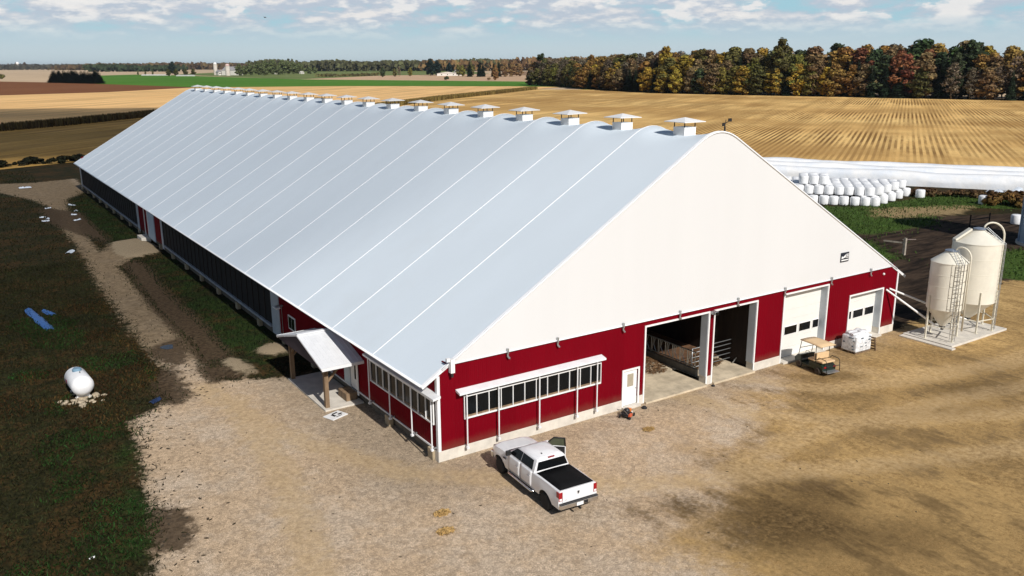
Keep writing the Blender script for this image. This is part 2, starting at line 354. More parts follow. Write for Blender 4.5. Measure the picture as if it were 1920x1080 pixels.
# ------------------------------------------------------------------ far fields (sheets, each a little above the one below)
def sheet(name,poly,z,mat,label):
    mb=MB(); mb.add([(x,y,z) for x,y in poly],[tuple(range(len(poly)))])
    return mb.build(name,mat,kind='structure',label=label,cat='field')
def fieldmat(name,a,b,ang=0,row=0,rowc=None,band=0,scale=.02,clod=1.2,patch=None):
    g=G(name); v=g.coord('Object'); n1=g.noise(scale,6,.65,v); n3=g.noise(clod,5,.75,v)
    c=g.mix(g.ss(g.math('ADD',g.math('MULTIPLY',n1,.5),g.math('MULTIPLY',n3,.5)),.36,.64),a,b)
    rv=g.coord('Object',None,(0,0,ang)); s=g.n('ShaderNodeSeparateXYZ',{'Vector':rv})
    wob=g.math('MULTIPLY',g.math('SUBTRACT',g.noise(.012,2,.4,v),.5),.5)
    x=g.math('ADD',s.outputs[0],wob)
    if band:
        stv=g.coord('Object',(1,.006,1),None)
        rn=g.n('ShaderNodeMapping',{'Vector':rv}); rn.inputs['Scale'].default_value=(1/band,.006,1)
        nb=g.noise(1.0,5,.65,rn.outputs[0]); c=g.mix(g.math('MULTIPLY',g.ss(nb,.42,.64),.75 if not row else .35),c,rowc)
    if row:
        ph=g.math('FRACT',g.math('MULTIPLY',x,1/row)); tri=g.math('ABSOLUTE',g.math('SUBTRACT',ph,.5))
        gap=g.noise(.25,4,.7,g.n('ShaderNodeMapping',{'Vector':rv,'Scale':(.5,.06,1)}).outputs[0])
        m=g.math('MULTIPLY',g.ss(tri,.16,.34),g.ss(gap,.33,.55))
        if patch is not None: m=g.math('MULTIPLY',m,g.math('ADD',.35,g.math('MULTIPLY',g.ss(g.noise(.013,3,.5,v),.40,.58),.65)))
        c=g.mix(g.math('MULTIPLY',m,.92),c,rowc)
    if patch is not None:
        c=g.mix(g.math('MULTIPLY',g.ss(g.noise(.016,4,.6,v),.42,.62),.6),c,patch)
    return g.out(c,.95,g.bump(n3,.4,.12),spec=.08)
m_far=fieldmat('pale_far_field',(.46,.34,.22),(.60,.45,.29),scale=.002,clod=.05)
m_gold=fieldmat('gold_field',(.74,.45,.185),(.86,.55,.245),R(45),0,(.52,.33,.14),9,.012,.8)
m_rows=fieldmat('cut_corn_rows',(.70,.42,.145),(.86,.59,.235),R(58),1.3,(.17,.088,.026),5,.02,1.6,(.34,.19,.06))
m_stub=fieldmat('stubble',(.36,.21,.05),(.54,.33,.10),R(45),0,(.17,.10,.035),6,.03,1.2)
m_plough=fieldmat('ploughed_earth',(.165,.064,.026),(.215,.090,.038),0,0,None,0,.01,.4)
m_green=fieldmat('winter_wheat',(.050,.155,.012),(.085,.22,.022),R(-80),0,(.10,.20,.03),20,.006,.2)
m_meadow=fieldmat('meadow',(.10,.15,.04),(.20,.22,.08),0,0,None,0,.004,.1)
m_wood=m_wood
MB().add([(-14000,-600,-.12),(16000,-600,-.12),(16000,26000,-.12),(-14000,26000,-.12)],[(0,1,2,3)]).build('farmland',m_far,kind='structure',label='flat harvested farmland reaching to the horizon',cat='land')
sheet('stubble_field',[(-75,157),(-9,155),(2,160),(14,163),(40,180),(170,176),(300,440),(212,378),(152,337),(54,325),(18,285),(-2,269),(-75,225)],.03,m_stub,'cut stubble field behind the far end of the barn')
sheet('harvested_field',[(-160,170),(-75,225),(-2,269),(18,285),(54,325),(152,337),(212,379),(361,503),(418,545),(400,593),(293,709),(178,760),(91,667),(22,642),(-160,610)],.06,m_gold,'smooth golden field beyond the strips of standing corn')
sheet('ploughed_field',[(-260,640),(22,642),(91,667),(178,760),(212,831),(135,1042),(60,1248),(-500,1500),(-500,640)],.10,m_plough,'bare brown ploughed field beyond the golden field')
sheet('green_field',[(130,1010),(179,759),(293,709),(400,592),(418,545),(395,470),(385,482),(470,470),(560,560),(521,747),(391,1085),(383,1773),(349,1957),(257,1825),(175,1275)],.14,m_green,'bright green field of young winter crop')
sheet('corn_stubble_field',[(142,315),(215,383),(361,503),(392,470),(376,408),(379,357),(391,316),(409,258),(432,184),(470,60),(300,-140),(180,-100),(143,15),(100,84),(60,176),(120,200)],.09,m_rows,'big corn stubble field with straight rows running to the woods')
sheet('hay_field',[(470,740),(521,747),(560,700),(760,900),(900,1400),(620,1330),(391,1085)],.10,fieldmat('pink_tan_field',(.48,.32,.20),(.58,.40,.25),0,0,None,0,.004,.1),'tan field strip beyond the bright green field')
sheet('meadow_strip',[(391,1085),(620,1330),(900,1420),(1500,2600),(900,2900),(420,1900)],.05,m_meadow,'dull green meadow strip around the farmsteads')
sheet('far_brown_field',[(760,900),(1200,1500),(1400,1900),(1050,1600),(800,1180)],.12,fieldmat('far_brown',(.24,.14,.08),(.30,.19,.11),0,0,None,0,.004,.1),'brownish field strip far behind the small farm')
# ------------------------------------------------------------------ the barn
W=37.74; BAY=5.55; NB=21; L=BAY*NB; CX=18.55; OV=.84; ZE=4.18; SL=.5945; SR=.580
ZR=ZE+SL*(CX+OV); ZER=ZR-SR*(W+OV-CX)
def roof_z(x,y,extra=0):
    t=(y/BAY)%1.0 if 0<=y<=L else 0
    w=1.42+1.2*(4*t*(1-t))
    d=abs(x-CX); k=SL if x<CX else SR
    if d<w: z=ZR-SL*w/2-k*d*d/(2*w)-(SR-SL)*0*d
    else: z=ZR-k*d-(SL-k)*w/2
    sag=.012*4*t*(1-t)*min(1,max(0,(CX+OV-d)/3))*min(1,d/6)
    return z-sag+extra
barn=empty('barn',(0,0,0),label='long red barn with white fabric gable roof and a row of ridge vents',cat='barn')
XS=[-OV+ (CX-4+OV)*i/14 for i in range(15)]+[CX-4+ 8*i/24 for i in range(1,25)]+[CX+4+(W+OV-CX-4)*i/14 for i in range(1,15)]
def roof_mesh():
    mb=MB(); rows=[]
    for k in range(NB):
        for j in range(8): rows.append(BAY*(k+j/8))
    rows.append(L)
    mb.grid([[(x,y,roof_z(x,y)) for x in XS] for y in rows])
    return mb
roof=roof_mesh().build('roof',m_roof,barn,smooth=True)
for k in range(NB+1):
    y=min(max(BAY*k,.06),L-.06); mb=MB(); a=.042 if k else .07
    rows=[]
    for x in XS:
        z=roof_z(x,BAY*k); rows.append([(x,y-a,z+.004),(x,y-a*.7,z+.024),(x,y+a*.7,z+.024),(x,y+a,z+.004)])
    mb.grid(rows); mb.build('roof_seam',m_seam,roof,fix=True)
# eave hem bars
for sx,ze in ((-OV,ZE),(W+OV,roof_z(W+OV,0))):
    mb=MB(); mb.tube([(sx,0,ze-.02),(sx,L,ze-.02)],.06,8); mb.build('eave_hem',m_seam,roof,smooth=True)
# gable fabric panels
GB=5.0
def gable(y,name,mat):
    mb=MB(); x0=(GB-ZE)/SL-OV; x1=CX+(roof_z(CX+5,0)+SR*5-GB)/SR
    xs=[x for x in XS if x0<x<x1]; xs=[x0]+xs+[x1]
    n=10; rows=[]
    for x in xs:
        zt=roof_z(x,0)-.03; rows.append([(x,y,GB+(zt-GB)*i/n) for i in range(n+1)])
    mb.grid(rows); return mb.build(name,mat,barn,smooth=True)
gf=gable(-.05,'gable_fabric',m_gable); 
mb=MB(); mb.tube([(x,-.07,roof_z(x,0)-.03) for x in XS if -.1<x<W+.1],.05,6); mb.build('gable_piping',m_seam,gf,smooth=True)
gable(L+.02,'gable_fabric',m_gable)
mb=MB(); mb.tube([((GB-ZE)/SL-OV,-.07,GB+.0),(W-.78,-.07,GB+.0)],.035,6); mb.build('hem_pipe',m_seam,gf,smooth=True)
for x in (4.01,7.15,11.66,15.97,20.85,25.19,29.88,34.2):
    mb=MB(); mb.box(x-.04,x+.04,-.2,-.09,4.93,5.2); mb.tube([(x,-.13,4.95),(x,-.14,4.78),(x+.1,-.16,4.66)],.05,6); mb.build('fabric_ratchet',m_greymetal,gf)
# small device box and bracket at the near corner
mb=MB(); mb.box(.62,.84,-.32,-.10,4.62,5.32); mb.box(.45,.62,-.24,-.1,5.2,5.38); mb.build('downpipe_box',m_white,barn)
mb=MB(); mb.box(.66,.78,-.28,-.12,4.40,4.60); mb.build('sensor',m_blackplastic,barn)

OPEN=[(11.88,12.97,.14,2.25),(13.47,18.48,.12,4.60),(19.02,22.72,.12,4.62),(25.37,29.74,.12,4.63),(32.3,36.02,.12,3.45)]
def wall_with_openings(x0,x1,z0,ztop,ops,y0,y1):
    mb=MB(); x=x0
    for a,b,c,d in sorted(ops):
        mb.box(x,a,y0,y1,z0,ztop)
        if d<ztop: mb.box(a,b,y0,y1,d,ztop)
        if c>z0: mb.box(a,b,y0,y1,z0,c)
        x=b
    mb.box(x,x1,y0,y1,z0,ztop); return mb
WIN=(1.5,10.1,2.0,3.3)
mb=wall_with_openings(.55,W-.55,.56,GB+.05,[(a,b,.56,d) for a,b,c,d in OPEN]+[WIN],0,.5)
for s in (0,1):
    f=lambda x:x if not s else W-x
    xs=sorted((f(0.0),f(.55)))
    zz=(4.62,4.97) if not s else (4.80,4.50)
    mb.prism([(xs[0],.56),(xs[1],.56),(xs[1],zz[1]),(xs[0],zz[0])],0,.5)
front=mb.build('front_wall',m_red,barn)
x=-.03
for a,b,c,d in OPEN: MB().box(x,a,-.035,.52,0,.56).build('foundation',m_conc,barn,bevel=.015); x=b
MB().box(x,W+.03,-.035,.52,0,.56).build('foundation',m_conc,barn,bevel=.015); MB().box(-.03,.5,.52,.9,0,.56).build('foundation',m_conc,barn)
# corner posts of white trim
for x0,x1 in ((-.03,.13),(W-.13,W+.03)):
    mb=MB(); mb.box(x0,x1,-.04,.0,.56,4.5); mb.box(x0 if x0<1 else x1-.03,x0+.03 if x0<1 else x1,0.0,.16,.56,4.6); mb.build('corner_trim',m_trim,barn)
# rake trim under the overhang, near and far
mb=MB(); mb.bar((-OV,-.03,ZE-.08),(.62,-.03,ZE-.08+SL*(.62+OV)),.06,.16); mb.build('rake_trim',m_trim,barn)
mb=MB(); mb.bar((W+OV,-.03,roof_z(W+OV,0)-.08),(W-.8,-.03,roof_z(W-.8,0)-.08),.06,.16); mb.build('rake_trim',m_trim,barn)
# opening trims, jambs
for i,(a,b,c,d) in enumerate(OPEN):
    mb=MB(); t=.10
    zb=.56 if i else .14
    zb=.14 if i==0 else .02
    mb.box(a-t,a,-.05,0,zb,d+t); mb.box(b,b+t,-.05,0,zb,d+t); mb.box(a,b,-.05,0,d,d+t); mb.build('opening_trim',m_white,front)
    if i:
        mb=MB(); mb.box(a+.001,a+.02,0,.55,.561,d-.001); mb.box(b-.02,b-.001,0,.55,.561,d-.001); mb.box(a+.02,b-.02,0,.55,d-.02,d-.001); mb.build('jamb_lining',m_greypanel,front)
# entrance door
a,b,c,d=OPEN[0]
door=MB().box(a+.02,b-.02,.06,.12,c,d-.02).build('door',m_white,barn,bevel=.01)
MB().box(a+.36,b-.28,.045,.058,1.25,2.0).build('pane',M('beige_pane',(.36,.32,.24),.25,.1,3),door)
MB().lathe([(.0,0),(.035,.01),(.035,.05),(.0,.07)],10,(b-.12,.01,1.08),'y').build('handle',m_chrome,door)
MB().box(a-.1,b+.1,-.25,.05,0,.14).build('door_sill',m_conc,barn,bevel=.01)
# overhead doors
def overhead(i,nsec,zwin,slots,label):
    a,b,c,d=OPEN[i]; h=(d-c)/nsec
    dr=MB()
    for k in range(nsec): dr.box(a+.02,b-.02,.50,.55,c+h*k+.006,c+h*(k+1)-.006)
    for k in range(nsec-1): dr.box(a+.02,b-.02,.515,.54,c+h*(k+1)-.006,c+h*(k+1)+.006)
    o=dr.build('overhead_door',M('door_panel_white',(.72,.71,.67),.45,.03,1),barn,label=label)
    for x0,x1 in slots:
        x0=a+(b-a)*x0;x1=a+(b-a)*x1
        MB().box(x0,x1,.470,.498,zwin-.27,zwin+.27).build('window',m_glass,o)
        mb=MB(); t=.035
        mb.box(x0-t,x0,.465,.5,zwin-.27-t,zwin+.27+t); mb.box(x1,x1+t,.465,.5,zwin-.27-t,zwin+.27+t); mb.box(x0,x1,.465,.5,zwin+.27,zwin+.27+t); mb.box(x0,x1,.465,.5,zwin-.27-t,zwin-.27); mb.build('window_frame',m_white,o)
    MB().box(a+.001,b-.001,-.3,.6,0,.118).build('apron_slab',m_conc,barn,bevel=.01)
overhead(3,7,1.93,[(.02,.14),(.19,.47),(.53,.79),(.85,.985)],'tall white overhead door with four dark panes, behind the golf cart')
overhead(4,5,1.85,[(.02,.27),(.33,.63),(.69,.96)],'shorter white overhead door near the feed bins')
for i in (1,2):
    a,b,c,d=OPEN[i]; MB().box(a+.001,b-.001,-.25,3,.0,.118).build('apron_slab',m_conc_dirty,barn,bevel=.01)
MB().box(.6,W-.6,3.0,L-.6,0,.118).build('barn_floor',m_conc_dirty,barn)
MB().box(19.6,30,3.05,40,.12,.2).build('bedding',M('brown_bedding',(.12,.06,.028),.95,.5,2,.5,10),barn)
MB().box(22.9,23.1,.56,14,.12,4.4).build('inner_partition',m_darkwood,barn)
MB().box(13.0,13.2,.56,8,.12,4.4).build('inner_partition',m_darkwood,barn)
MB().box(24.9,25.1,.56,14,.12,4.8).build('inner_partition',m_darkwood,barn)
for yy in (9,14,20): 
    mb=MB(); mb.box(20.2,20.6,yy-.2,yy+.2,.2,9); mb.build('inner_post',M('grey_inner_post',(.14,.13,.12),.8,.2,2),barn)
# window bands
def pane_band(along,fixed,u0,u1,z0,z1,groups,posts,zpost,hood,side):
    P=(lambda u,d,z:(u,-d,z)) if along=='x' else (lambda u,d,z:(-d,u,z))
    def bx(mb,ua,ub,d0,d1,za,zb):
        p=P(ua,d0,za);q=P(ub,d1,zb)
        return mb.box(min(p[0],q[0]),max(p[0],q[0]),min(p[1],q[1]),max(p[1],q[1]),za,zb)
    root=MB(); t=.04
    bx(root,u0,u1,.06,.13,z0,z0+.07); bx(root,u0,u1,.06,.13,z1-.07,z1); bx(root,u0,u0+t,.06,.13,z0+.07,z1-.07); bx(root,u1-t,u1,.06,.13,z0+.07,z1-.07)
    fr=root.build('window_band',m_white,barn)
    for u in groups:
        mb=MB(); bx(mb,u-.02,u+.02,.065,.125,z0+.07,z1-.07); mb.build('mullion',m_white,fr)
    us=[u0+t]+list(groups)+[u1-t]
    for a,b in zip(us,us[1:]):
        mb=MB(); bx(mb,a+.0,b,.045,.055,z0+.07,z1-.07); mb.build('pane',m_glass,fr)
    mb=MB(); bx(mb,u0+.02,u1-.02,.0,.044,z0-.02,z1+.14); mb.build('dark_opening',m_dark,fr)
    mb=MB(); bx(mb,u0+.05,u1-.05,.0455,.062,z0+.07,z0+.17); mb.build('wooden_ledge',m_wood,fr)
    mb=MB()
    h0,h1=hood; p=[(0,3.62),(.42,3.52),(.42,3.42),(.0,3.50)]
    if along=='x': mb.prism([(-d,z) for d,z in p],h0,h1,'x')
    else: mb.prism([(-d,z) for d,z in p],h0,h1,'y')
    mb.build('hood',m_trim,fr)
    for u in posts:
        mb=MB(); mb.tube([P(u,.27,zpost),P(u,.27,3.47)],.036,8); mb.box(*sorted((P(u-.07,.2,0)[0],P(u+.07,.34,0)[0])),*sorted((P(u-.07,.2,0)[1],P(u+.07,.34,0)[1])),zpost-.1,zpost) ; mb.build('support_pipe',m_trim,fr,smooth=40)
        mb=MB(); bx(mb,u-.03,u+.03,.0,.24,zpost-.02,zpost+.05); mb.build('pipe_bracket',m_greymetal,fr)
pane_band('x',0,1.43,10.16,1.98,3.22,[1.43+8.73*k/12 for k in range(1,12)],[1.5,3.37,5.9,8.4,9.77],.56,(1.02,10.25),1)
pane_band('y',0,.25,7.6,1.93,3.2,[.25+7.35*k/9 for k in range(1,9)],[.18,2.3,4.85,7.45],.72,(-.35,7.8),-1)
# side walls
m_rs=m_redside
LW=[(0.0,24.3),(59.7,72.4),(116.4,L)]
sides=[MB().box(.0,.3,max(a,.5),b,.62,4.5).build('side_wall',m_rs,barn) for a,b in LW]
side=sides[0]
mb=MB(); mb.box(W-.3,W,.5,L,.56,4.5); mb.build('side_wall',m_red,barn)
mb=MB(); mb.box(0.3,W-.3,L-.3,L,.1,GB+.1); mb.build('back_wall',m_red,barn)
mb=MB(); mb.box(.2,.5,.9,L,0,.62); mb.build('side_foundation',M('shaded_footing',(.16,.13,.095),.9,.25,1),barn)  # footing concrete coloured dark to stand for the shade beneath the wall
for k in range(0,NB+1):
    if k in (2,): continue
    y=BAY*k if k else .62
    MB().box(-.16,.12,y-.26,y+.26,0,.56).build('pier',M('pier_concrete',(.36,.29,.19),.9,.25,1) if 'pier_concrete' not in bpy.data.materials else bpy.data.materials['pier_concrete'],barn,bevel=.02)
mb=MB(); mb.box(-.05,0,.5,24.2,.58,.66); mb.build('sill_trim',m_trim,side)
for a,b in ((24.9,59.2),(72.9,115.9)):
    cw=MB().box(.05,.09,a,b,.62,4.4).build('curtain',m_dark,barn)
    n=int((b-a)/1.39)
    for k in range(n+1):
        y=a+(b-a)*k/n; MB().box(.0,.048,y-.05,y+.05,.8,4.3).build('curtain_post',m_darkwood,cw)
    MB().box(-.10,.045,a,b,.62,.80).build('bottom_rail',M('grey_rail',(.34,.36,.40),.5,.15,2),cw)
    MB().box(.0,.06,a,b,4.0,4.3).build('header',m_darkwood,cw)
for y0,y1 in ((22.95,24.6),(59.3,60.0),(71.6,72.6),(116.0,117.0)):
    MB().box(-.06,-.002,y0,y1,.3,4.2).build('end_panel',m_greypanel,barn)
# far sliding door with white frame and step
sd=MB().box(-.08,-.002,63.2,66.2,.4,3.9).build('sliding_door',M('pale_blue_door',(.42,.54,.66),.45,.05,1),barn)
MB().box(-.12,-.082,66.2,66.5,.4,3.9).build('door_trim',m_white,sd); MB().box(-.12,-.082,67.9,68.2,.5,3.9).build('door_trim',m_white,sd)
MB().box(-1.0,-.01,66.0,68.4,0,.5).build('door_step',m_conc,barn,bevel=.03)
# small window, lamp and door under the porch
sw=MB().box(-.05,-.002,19.75,21.1,1.5,2.5).build('small_window',m_white,barn)
MB().box(-.06,-.051,19.86,20.40,1.6,2.4).build('pane',m_glass,sw); MB().box(-.06,-.051,20.46,21.0,1.6,2.4).build('pane',m_glass,sw)
lm=MB().box(-.55,-.02,22.0,22.25,2.85,2.93).build('wall_lamp',m_greymetal,barn); MB().box(-.62,-.3,21.8,22.5,2.76,2.85).build('lamp_head',m_white,lm)
MB().box(-.03,-.002,22.4,22.46,.7,2.8).build('conduit',m_greymetal,barn)
pd=MB().box(-.05,-.002,9.55,10.5,.5,2.55).build('door',m_white,barn,label='white side door under the timber porch')
MB().box(-.06,-.051,9.75,9.95,1.3,2.3).build('pane',m_glass,pd)
MB().box(-.10,-.055,9.40,9.55,.42,2.65).build('door_trim',m_white,pd)
MB().box(-.12,-.01,10.55,11.35,.75,2.55).build('wall_panel',M('pale_blue_panel',(.55,.62,.66),.5,.05,1),barn)
# floodlight between the two open bays, little light by the right corner
fl=MB().box(18.6,18.9,-.42,-.06,4.52,4.72).build('floodlight',m_greymetal,barn,bevel=.02); MB().box(18.63,18.87,-.435,-.422,4.54,4.70).build('lens',m_glass,fl)
MB().lathe([(0,-.1),(.07,-.08),(.09,0),(.05,.05)],12,(35.9,-.02,4.55),'y').build('round_light',m_white,barn,smooth=True)
# dark sign on the gable fabric: a pale wedge, small bars and a line below
sg=MB().box(30.7,31.55,-.1,-.07,6.08,6.72).build('sign',M('navy_sign',(.012,.017,.028),.4,.1,5),barn,label='small dark sign with white wedge and bars on the gable')
mb=MB(); mb.prism([(30.76,6.30),(31.2,6.38),(31.2,6.58),(30.95,6.43),(30.78,6.48)],-.108,-.101); mb.box(31.24,31.5,-.108,-.101,6.54,6.60); mb.box(31.24,31.5,-.108,-.101,6.43,6.49); mb.box(31.24,31.5,-.108,-.101,6.34,6.38); mb.box(30.76,31.5,-.108,-.101,6.16,6.24); mb.build('sign_mark',m_white,sg)
# ridge vents
def vent():
    e=empty('roof_vent',(CX,BAY*.5,roof_z(CX,BAY*.5))); e.parent=barn; e.scale=(1,1,.83)
    mb=MB(); h=.46
    mb.box(-h,h,-h,h,-.5,.52); mb.build('vent_box',m_white,e)
    mb=MB(); mb.box(-h-.02,h+.02,-h-.02,h+.02,.52,.55); mb.build('vent_rim',m_trim,e)
    for sx in (-1,1):
        for sy in (-1,1): MB().box(sx*.42-.022,sx*.42+.022,sy*.42-.022,sy*.42+.022,.55,1.0).build('strut',m_darkwood,e)
    mb=MB(); a=.86; mb.add([(-a,-a,.90),(a,-a,.90),(a,a,.90),(-a,a,.90),(-a,-a,.94),(a,-a,.94),(a,a,.94),(-a,a,.94),(0,0,1.22),(0,0,1.1)],[(0,1,5,4),(1,2,6,5),(2,3,7,6),(3,0,4,7),(4,5,8),(5,6,8),(6,7,8),(7,4,8),(1,0,9),(2,1,9),(3,2,9),(0,3,9)])
    mb.build('vent_cap',m_white,e); return e
bpy.context.view_layer.update()
v0=vent(); remember(v0)
for k in range(1,NB):
    c=copy_tree(v0,barn); c.location=(CX+rnd.uniform(-.04,.04),BAY*(k+.5),roof_z(CX,BAY*(k+.5))-.02); c.rotation_euler=(rnd.uniform(-.02,.02),rnd.uniform(-.025,.025),rnd.uniform(-.03,.03))
# weather vane on the peak
mb=MB(); z=roof_z(CX,0); mb.tube([(CX+.5,.1,z-.2),(CX+.5,.1,z+.25)],.05,6); mb.tube([(CX+.5,.1,z+.25),(CX+.55,.1,z+.62)],.018,6); mb.bar((CX+.35,.1,z+.36),(CX+.95,.1,z+.58),.03,.03)
mb.box(CX+.28,CX+.5,.08,.12,z+.26,z+.45); mb.box(CX+.75,CX+1.02,.08,.12,z+.5,z+.68); mb.build('wind_sensor',m_black,barn)

# ------------------------------------------------------------------ porch
po=empty('porch',(0,0,0),label='small timber porch with white metal roof against the barn side',cat='porch')
MB().box(-2.25,.1,9.15,15.35,0,.10).build('slab',m_conc,po,bevel=.01)
for y in (9.55,15.15):
    mb=MB(); mb.box(-2.10,-1.86,y-.12,y+.12,.10,2.5); mb.build('post',m_wood,po)
    s=1 if y<12 else -1
    MB().bar((-1.98,y+s*.02,1.75),(-1.98,y+s*.75,2.5),.12,.12).build('brace',m_wood,po)
    MB().bar((-1.86,y,1.65),(-1.05,y,2.5),.12,.12).build('brace',m_wood,po)
MB().box(-2.08,-1.88,8.95,15.75,2.5,2.72).build('beam',m_wood,po)
for y in (9.5,15.2): MB().box(-1.88,0,y-.08,y+.08,2.5,2.7).build('beam',m_wood,po)
RY=12.35; HW=3.72; ZL=2.78; ZH=3.78
gm=MB().prism([(RY-HW+.1,ZL-.12),(RY+HW-.1,ZL-.12),(RY,ZH-.08)],-2.49,-2.43,'x').build('gable_boards',m_purple,po)
def proof():
    mb=MB()
    for s in (-1,1):
        for k in range(9):
            x0=-2.5+ (2.5)*k/9; x1=x0+2.5/9
            pts=[(x0,0),(x0+.012,.012),(x0+.03,.012),(x0+.042,0),(x1,0)]
            rows=[[(x,RY,ZH+h),(x,RY+s*HW,ZL+h)] for x,h in pts]
            mb.grid(rows)
    return mb
pr=proof().build('roof',M('white_metal_roof',(.72,.73,.74),.35,.04,2,spec=.5),po)
pr.modifiers.new('t','SOLIDIFY').thickness=.03
MB().box(-2.52,0,RY-.14,RY+.14,ZH+.0,ZH+.06).build('ridge_cap',m_trim,pr)
for s in (-1,1):
    MB().bar((-2.52,RY,ZH-.04),(-2.52,RY+s*HW,ZL-.04),.04,.09).build('fascia',m_trim,po)
    MB().box(-2.5,0,RY+s*HW-.02,RY+s*HW+.02,ZL-.16,ZL+.02).build('gutter_trim',m_trim,po)
tag(MB().box(-.75,-.05,9.7,10.9,.10,.55).build('wooden_step',m_wood,bevel=.02),'brown wooden step box under the porch by the white side door','step')

# ------------------------------------------------------------------ inside the open bays
def pipe_gate(name,x0,x1,y,zs,label,legs=True):
    e=empty(name,(0,0,0),label=label,cat='gate')
    for z in zs: MB().tube([(x0,y,z),(x1,y,z)],.028,6).build('rail',m_greymetal,e,smooth=True)
    for x in (x0,x1): MB().tube([(x,y,zs[0]-.04),(x,y,zs[-1]+.03)],.035,6).build('upright',m_greymetal,e,smooth=True)
    return e
g1=pipe_gate('pipe_gate',19.35,23.0,2.0,(.35,.68,1.0,1.32,1.6),'grey pipe gate across the second open bay')
MB().tube([(23.0,1.9,.12),(23.0,1.9,1.75)],.06,8).build('hinge_post',m_greymetal,g1,smooth=True)
MB().tube([(22.6,1.55,.14),(22.95,1.5,.5),(22.95,1.35,.5),(23.0,1.25,.14)],.04,6).build('foot_hoop',m_greymetal,g1,smooth=True)
ff=empty('feed_fence',(0,0,0),label='galvanised headlock feed fence on a low curb in the first open bay',cat='fence')
MB().box(18.9,19.1,1.2,16,.12,.55).build('curb',M('dark_curb',(.16,.15,.13),.85,.2,2),ff)
MB().tube([(19,1.3,1.62),(19,16,1.62)],.04,6).build('top_rail',m_greymetal,ff); MB().tube([(19,1.3,.68),(19,16,.68)],.04,6).build('bottom_rail',m_greymetal,ff)
for k in range(22):
    y=1.4+.66*k
    MB().tube([(19,y,.6),(19,y,1.62)],.03,5).build('upright',m_greymetal,ff)
    MB().tube([(18.98,y+.16,.68),(18.98,y+.42,1.15),(18.98,y+.30,1.6)],.025,5).build('headlock_arm',m_greymetal,ff)
    MB().tube([(18.97,y+.56,.68),(18.97,y+.44,1.6)],.02,5).build('headlock_arm',m_greymetal,ff)
def strawheap(cx,cy,rx,ry,h,n,seed,z0=.12):
    r=random.Random(seed); mb=MB()
    for i in range(n):
        a=r.uniform(0,6.28);q=math.sqrt(r.random());x=cx+rx*q*math.cos(a);y=cy+ry*q*math.sin(a);z=z0+h*(1-q*q)*r.uniform(.6,1)+.012
        d=r.uniform(0,6.28);l=r.uniform(.06,.16); mb.quad((x,y,z),(l*math.cos(d),l*math.sin(d),r.uniform(-.05,.05)),(-.015*math.sin(d),.015*math.cos(d),.01))
    return mb
m_hay=M('brown_hay',(.13,.07,.03),.95,.5,6)
tag(strawheap(17.6,5.4,1.4,2.6,.25,1800,5).build('hay',m_hay,fix=False),'brown hay strewn along the feed fence','hay',kind='stuff')
tag(strawheap(20.9,2.5,1.6,.7,.15,900,6).build('hay',m_hay,fix=False),'brown hay strewn behind the pipe gate','hay',kind='stuff')
# ------------------------------------------------------------------ pickup truck (local: y forward, x right)
m_carwhite=M('white_car_paint',(.76,.76,.77),.22,.03,1,spec=.5,coat=.5)
m_tonneau=M('black_vinyl_cover',(.004,.004,.0045),.75,.25,4,.15,60,spec=.15)
m_tyre=M('tyre_rubber',(.016,.016,.017),.85,.2,8)
m_rim=M('silver_alloy',(.50,.51,.52),.4,.08,6,metal=.2)
tr=empty('pickup_truck',(2.72,-4.80,0),R(-3.7),'white crew cab pickup truck with black bed cover and one open door','pickup truck')
RA,FA=-1.95,2.12; AR=.50; AZ=.40
def topz(y):
    if y<-1.0: return 1.36
    if y<1.45: return 1.34
    t=(y-1.45)/1.5; return 1.33-.10*t-.17*max(0,(t-.75)/.25)**2
def botz(y):
    b=.50
    for a in (RA,FA):
        d=abs(y-a)
        if d<AR+.03: b=max(b,AZ+math.sqrt(max(0,(AR+.03)**2-d*d)))
    if y>2.75: b=max(b,.55)
    return b
def hwid(z,y):
    w=1.0-.06*max(0,(.7-z)/.3)-.05*max(0,(z-1.0)/.35)
    if y>2.3: w*=1-.16*((y-2.3)/.75)**2
    for a in (RA,FA):
        d=abs(y-a)
        if d<.62: w+=.025*(1-(d/.62)**2)*max(0,1-abs(z-.85)/.4)
    return w
ST=sorted(set([-3.05,-3.0,-2.8,-2.6,-1.0,-.9,0,.5,1.0,1.45,1.46,2.75,2.85,2.95,3.02]+[a+ (AR+.04)*math.cos(t*math.pi/14) for a in (RA,FA) for t in range(15)]+[1.6,1.2]))
def section(y):
    b,t=botz(y),topz(y); h=[]
    for f in (0,.12,.3,.5,.7,.86,.95): 
        z=b+(t-b)*f; h.append((hwid(z,y),z))
    w=hwid(t,y); cr=.06 if y>1.45 else .0
    h+=[(w-.03,t-.01),(w-.10,t+cr*.25),(w*.55,t+cr*.8+ (.02 if y>1.6 else 0)),(0,t+cr)]
    return [(-x,y,z) for x,z in h]+[(x,y,z) for x,z in reversed(h[:-1])]
mb=MB(); secs=[section(y) for y in ST]; mb.grid(secs)
n=len(secs[0]); mb.add(secs[0],[tuple(range(n))]); mb.add(secs[-1],[tuple(range(n-1,-1,-1))])
body=mb.build('body',m_carwhite,tr,smooth=35)
MB().box(-.74,.74,-2.95,2.9,.36,1.05).build('chassis',m_black,tr)
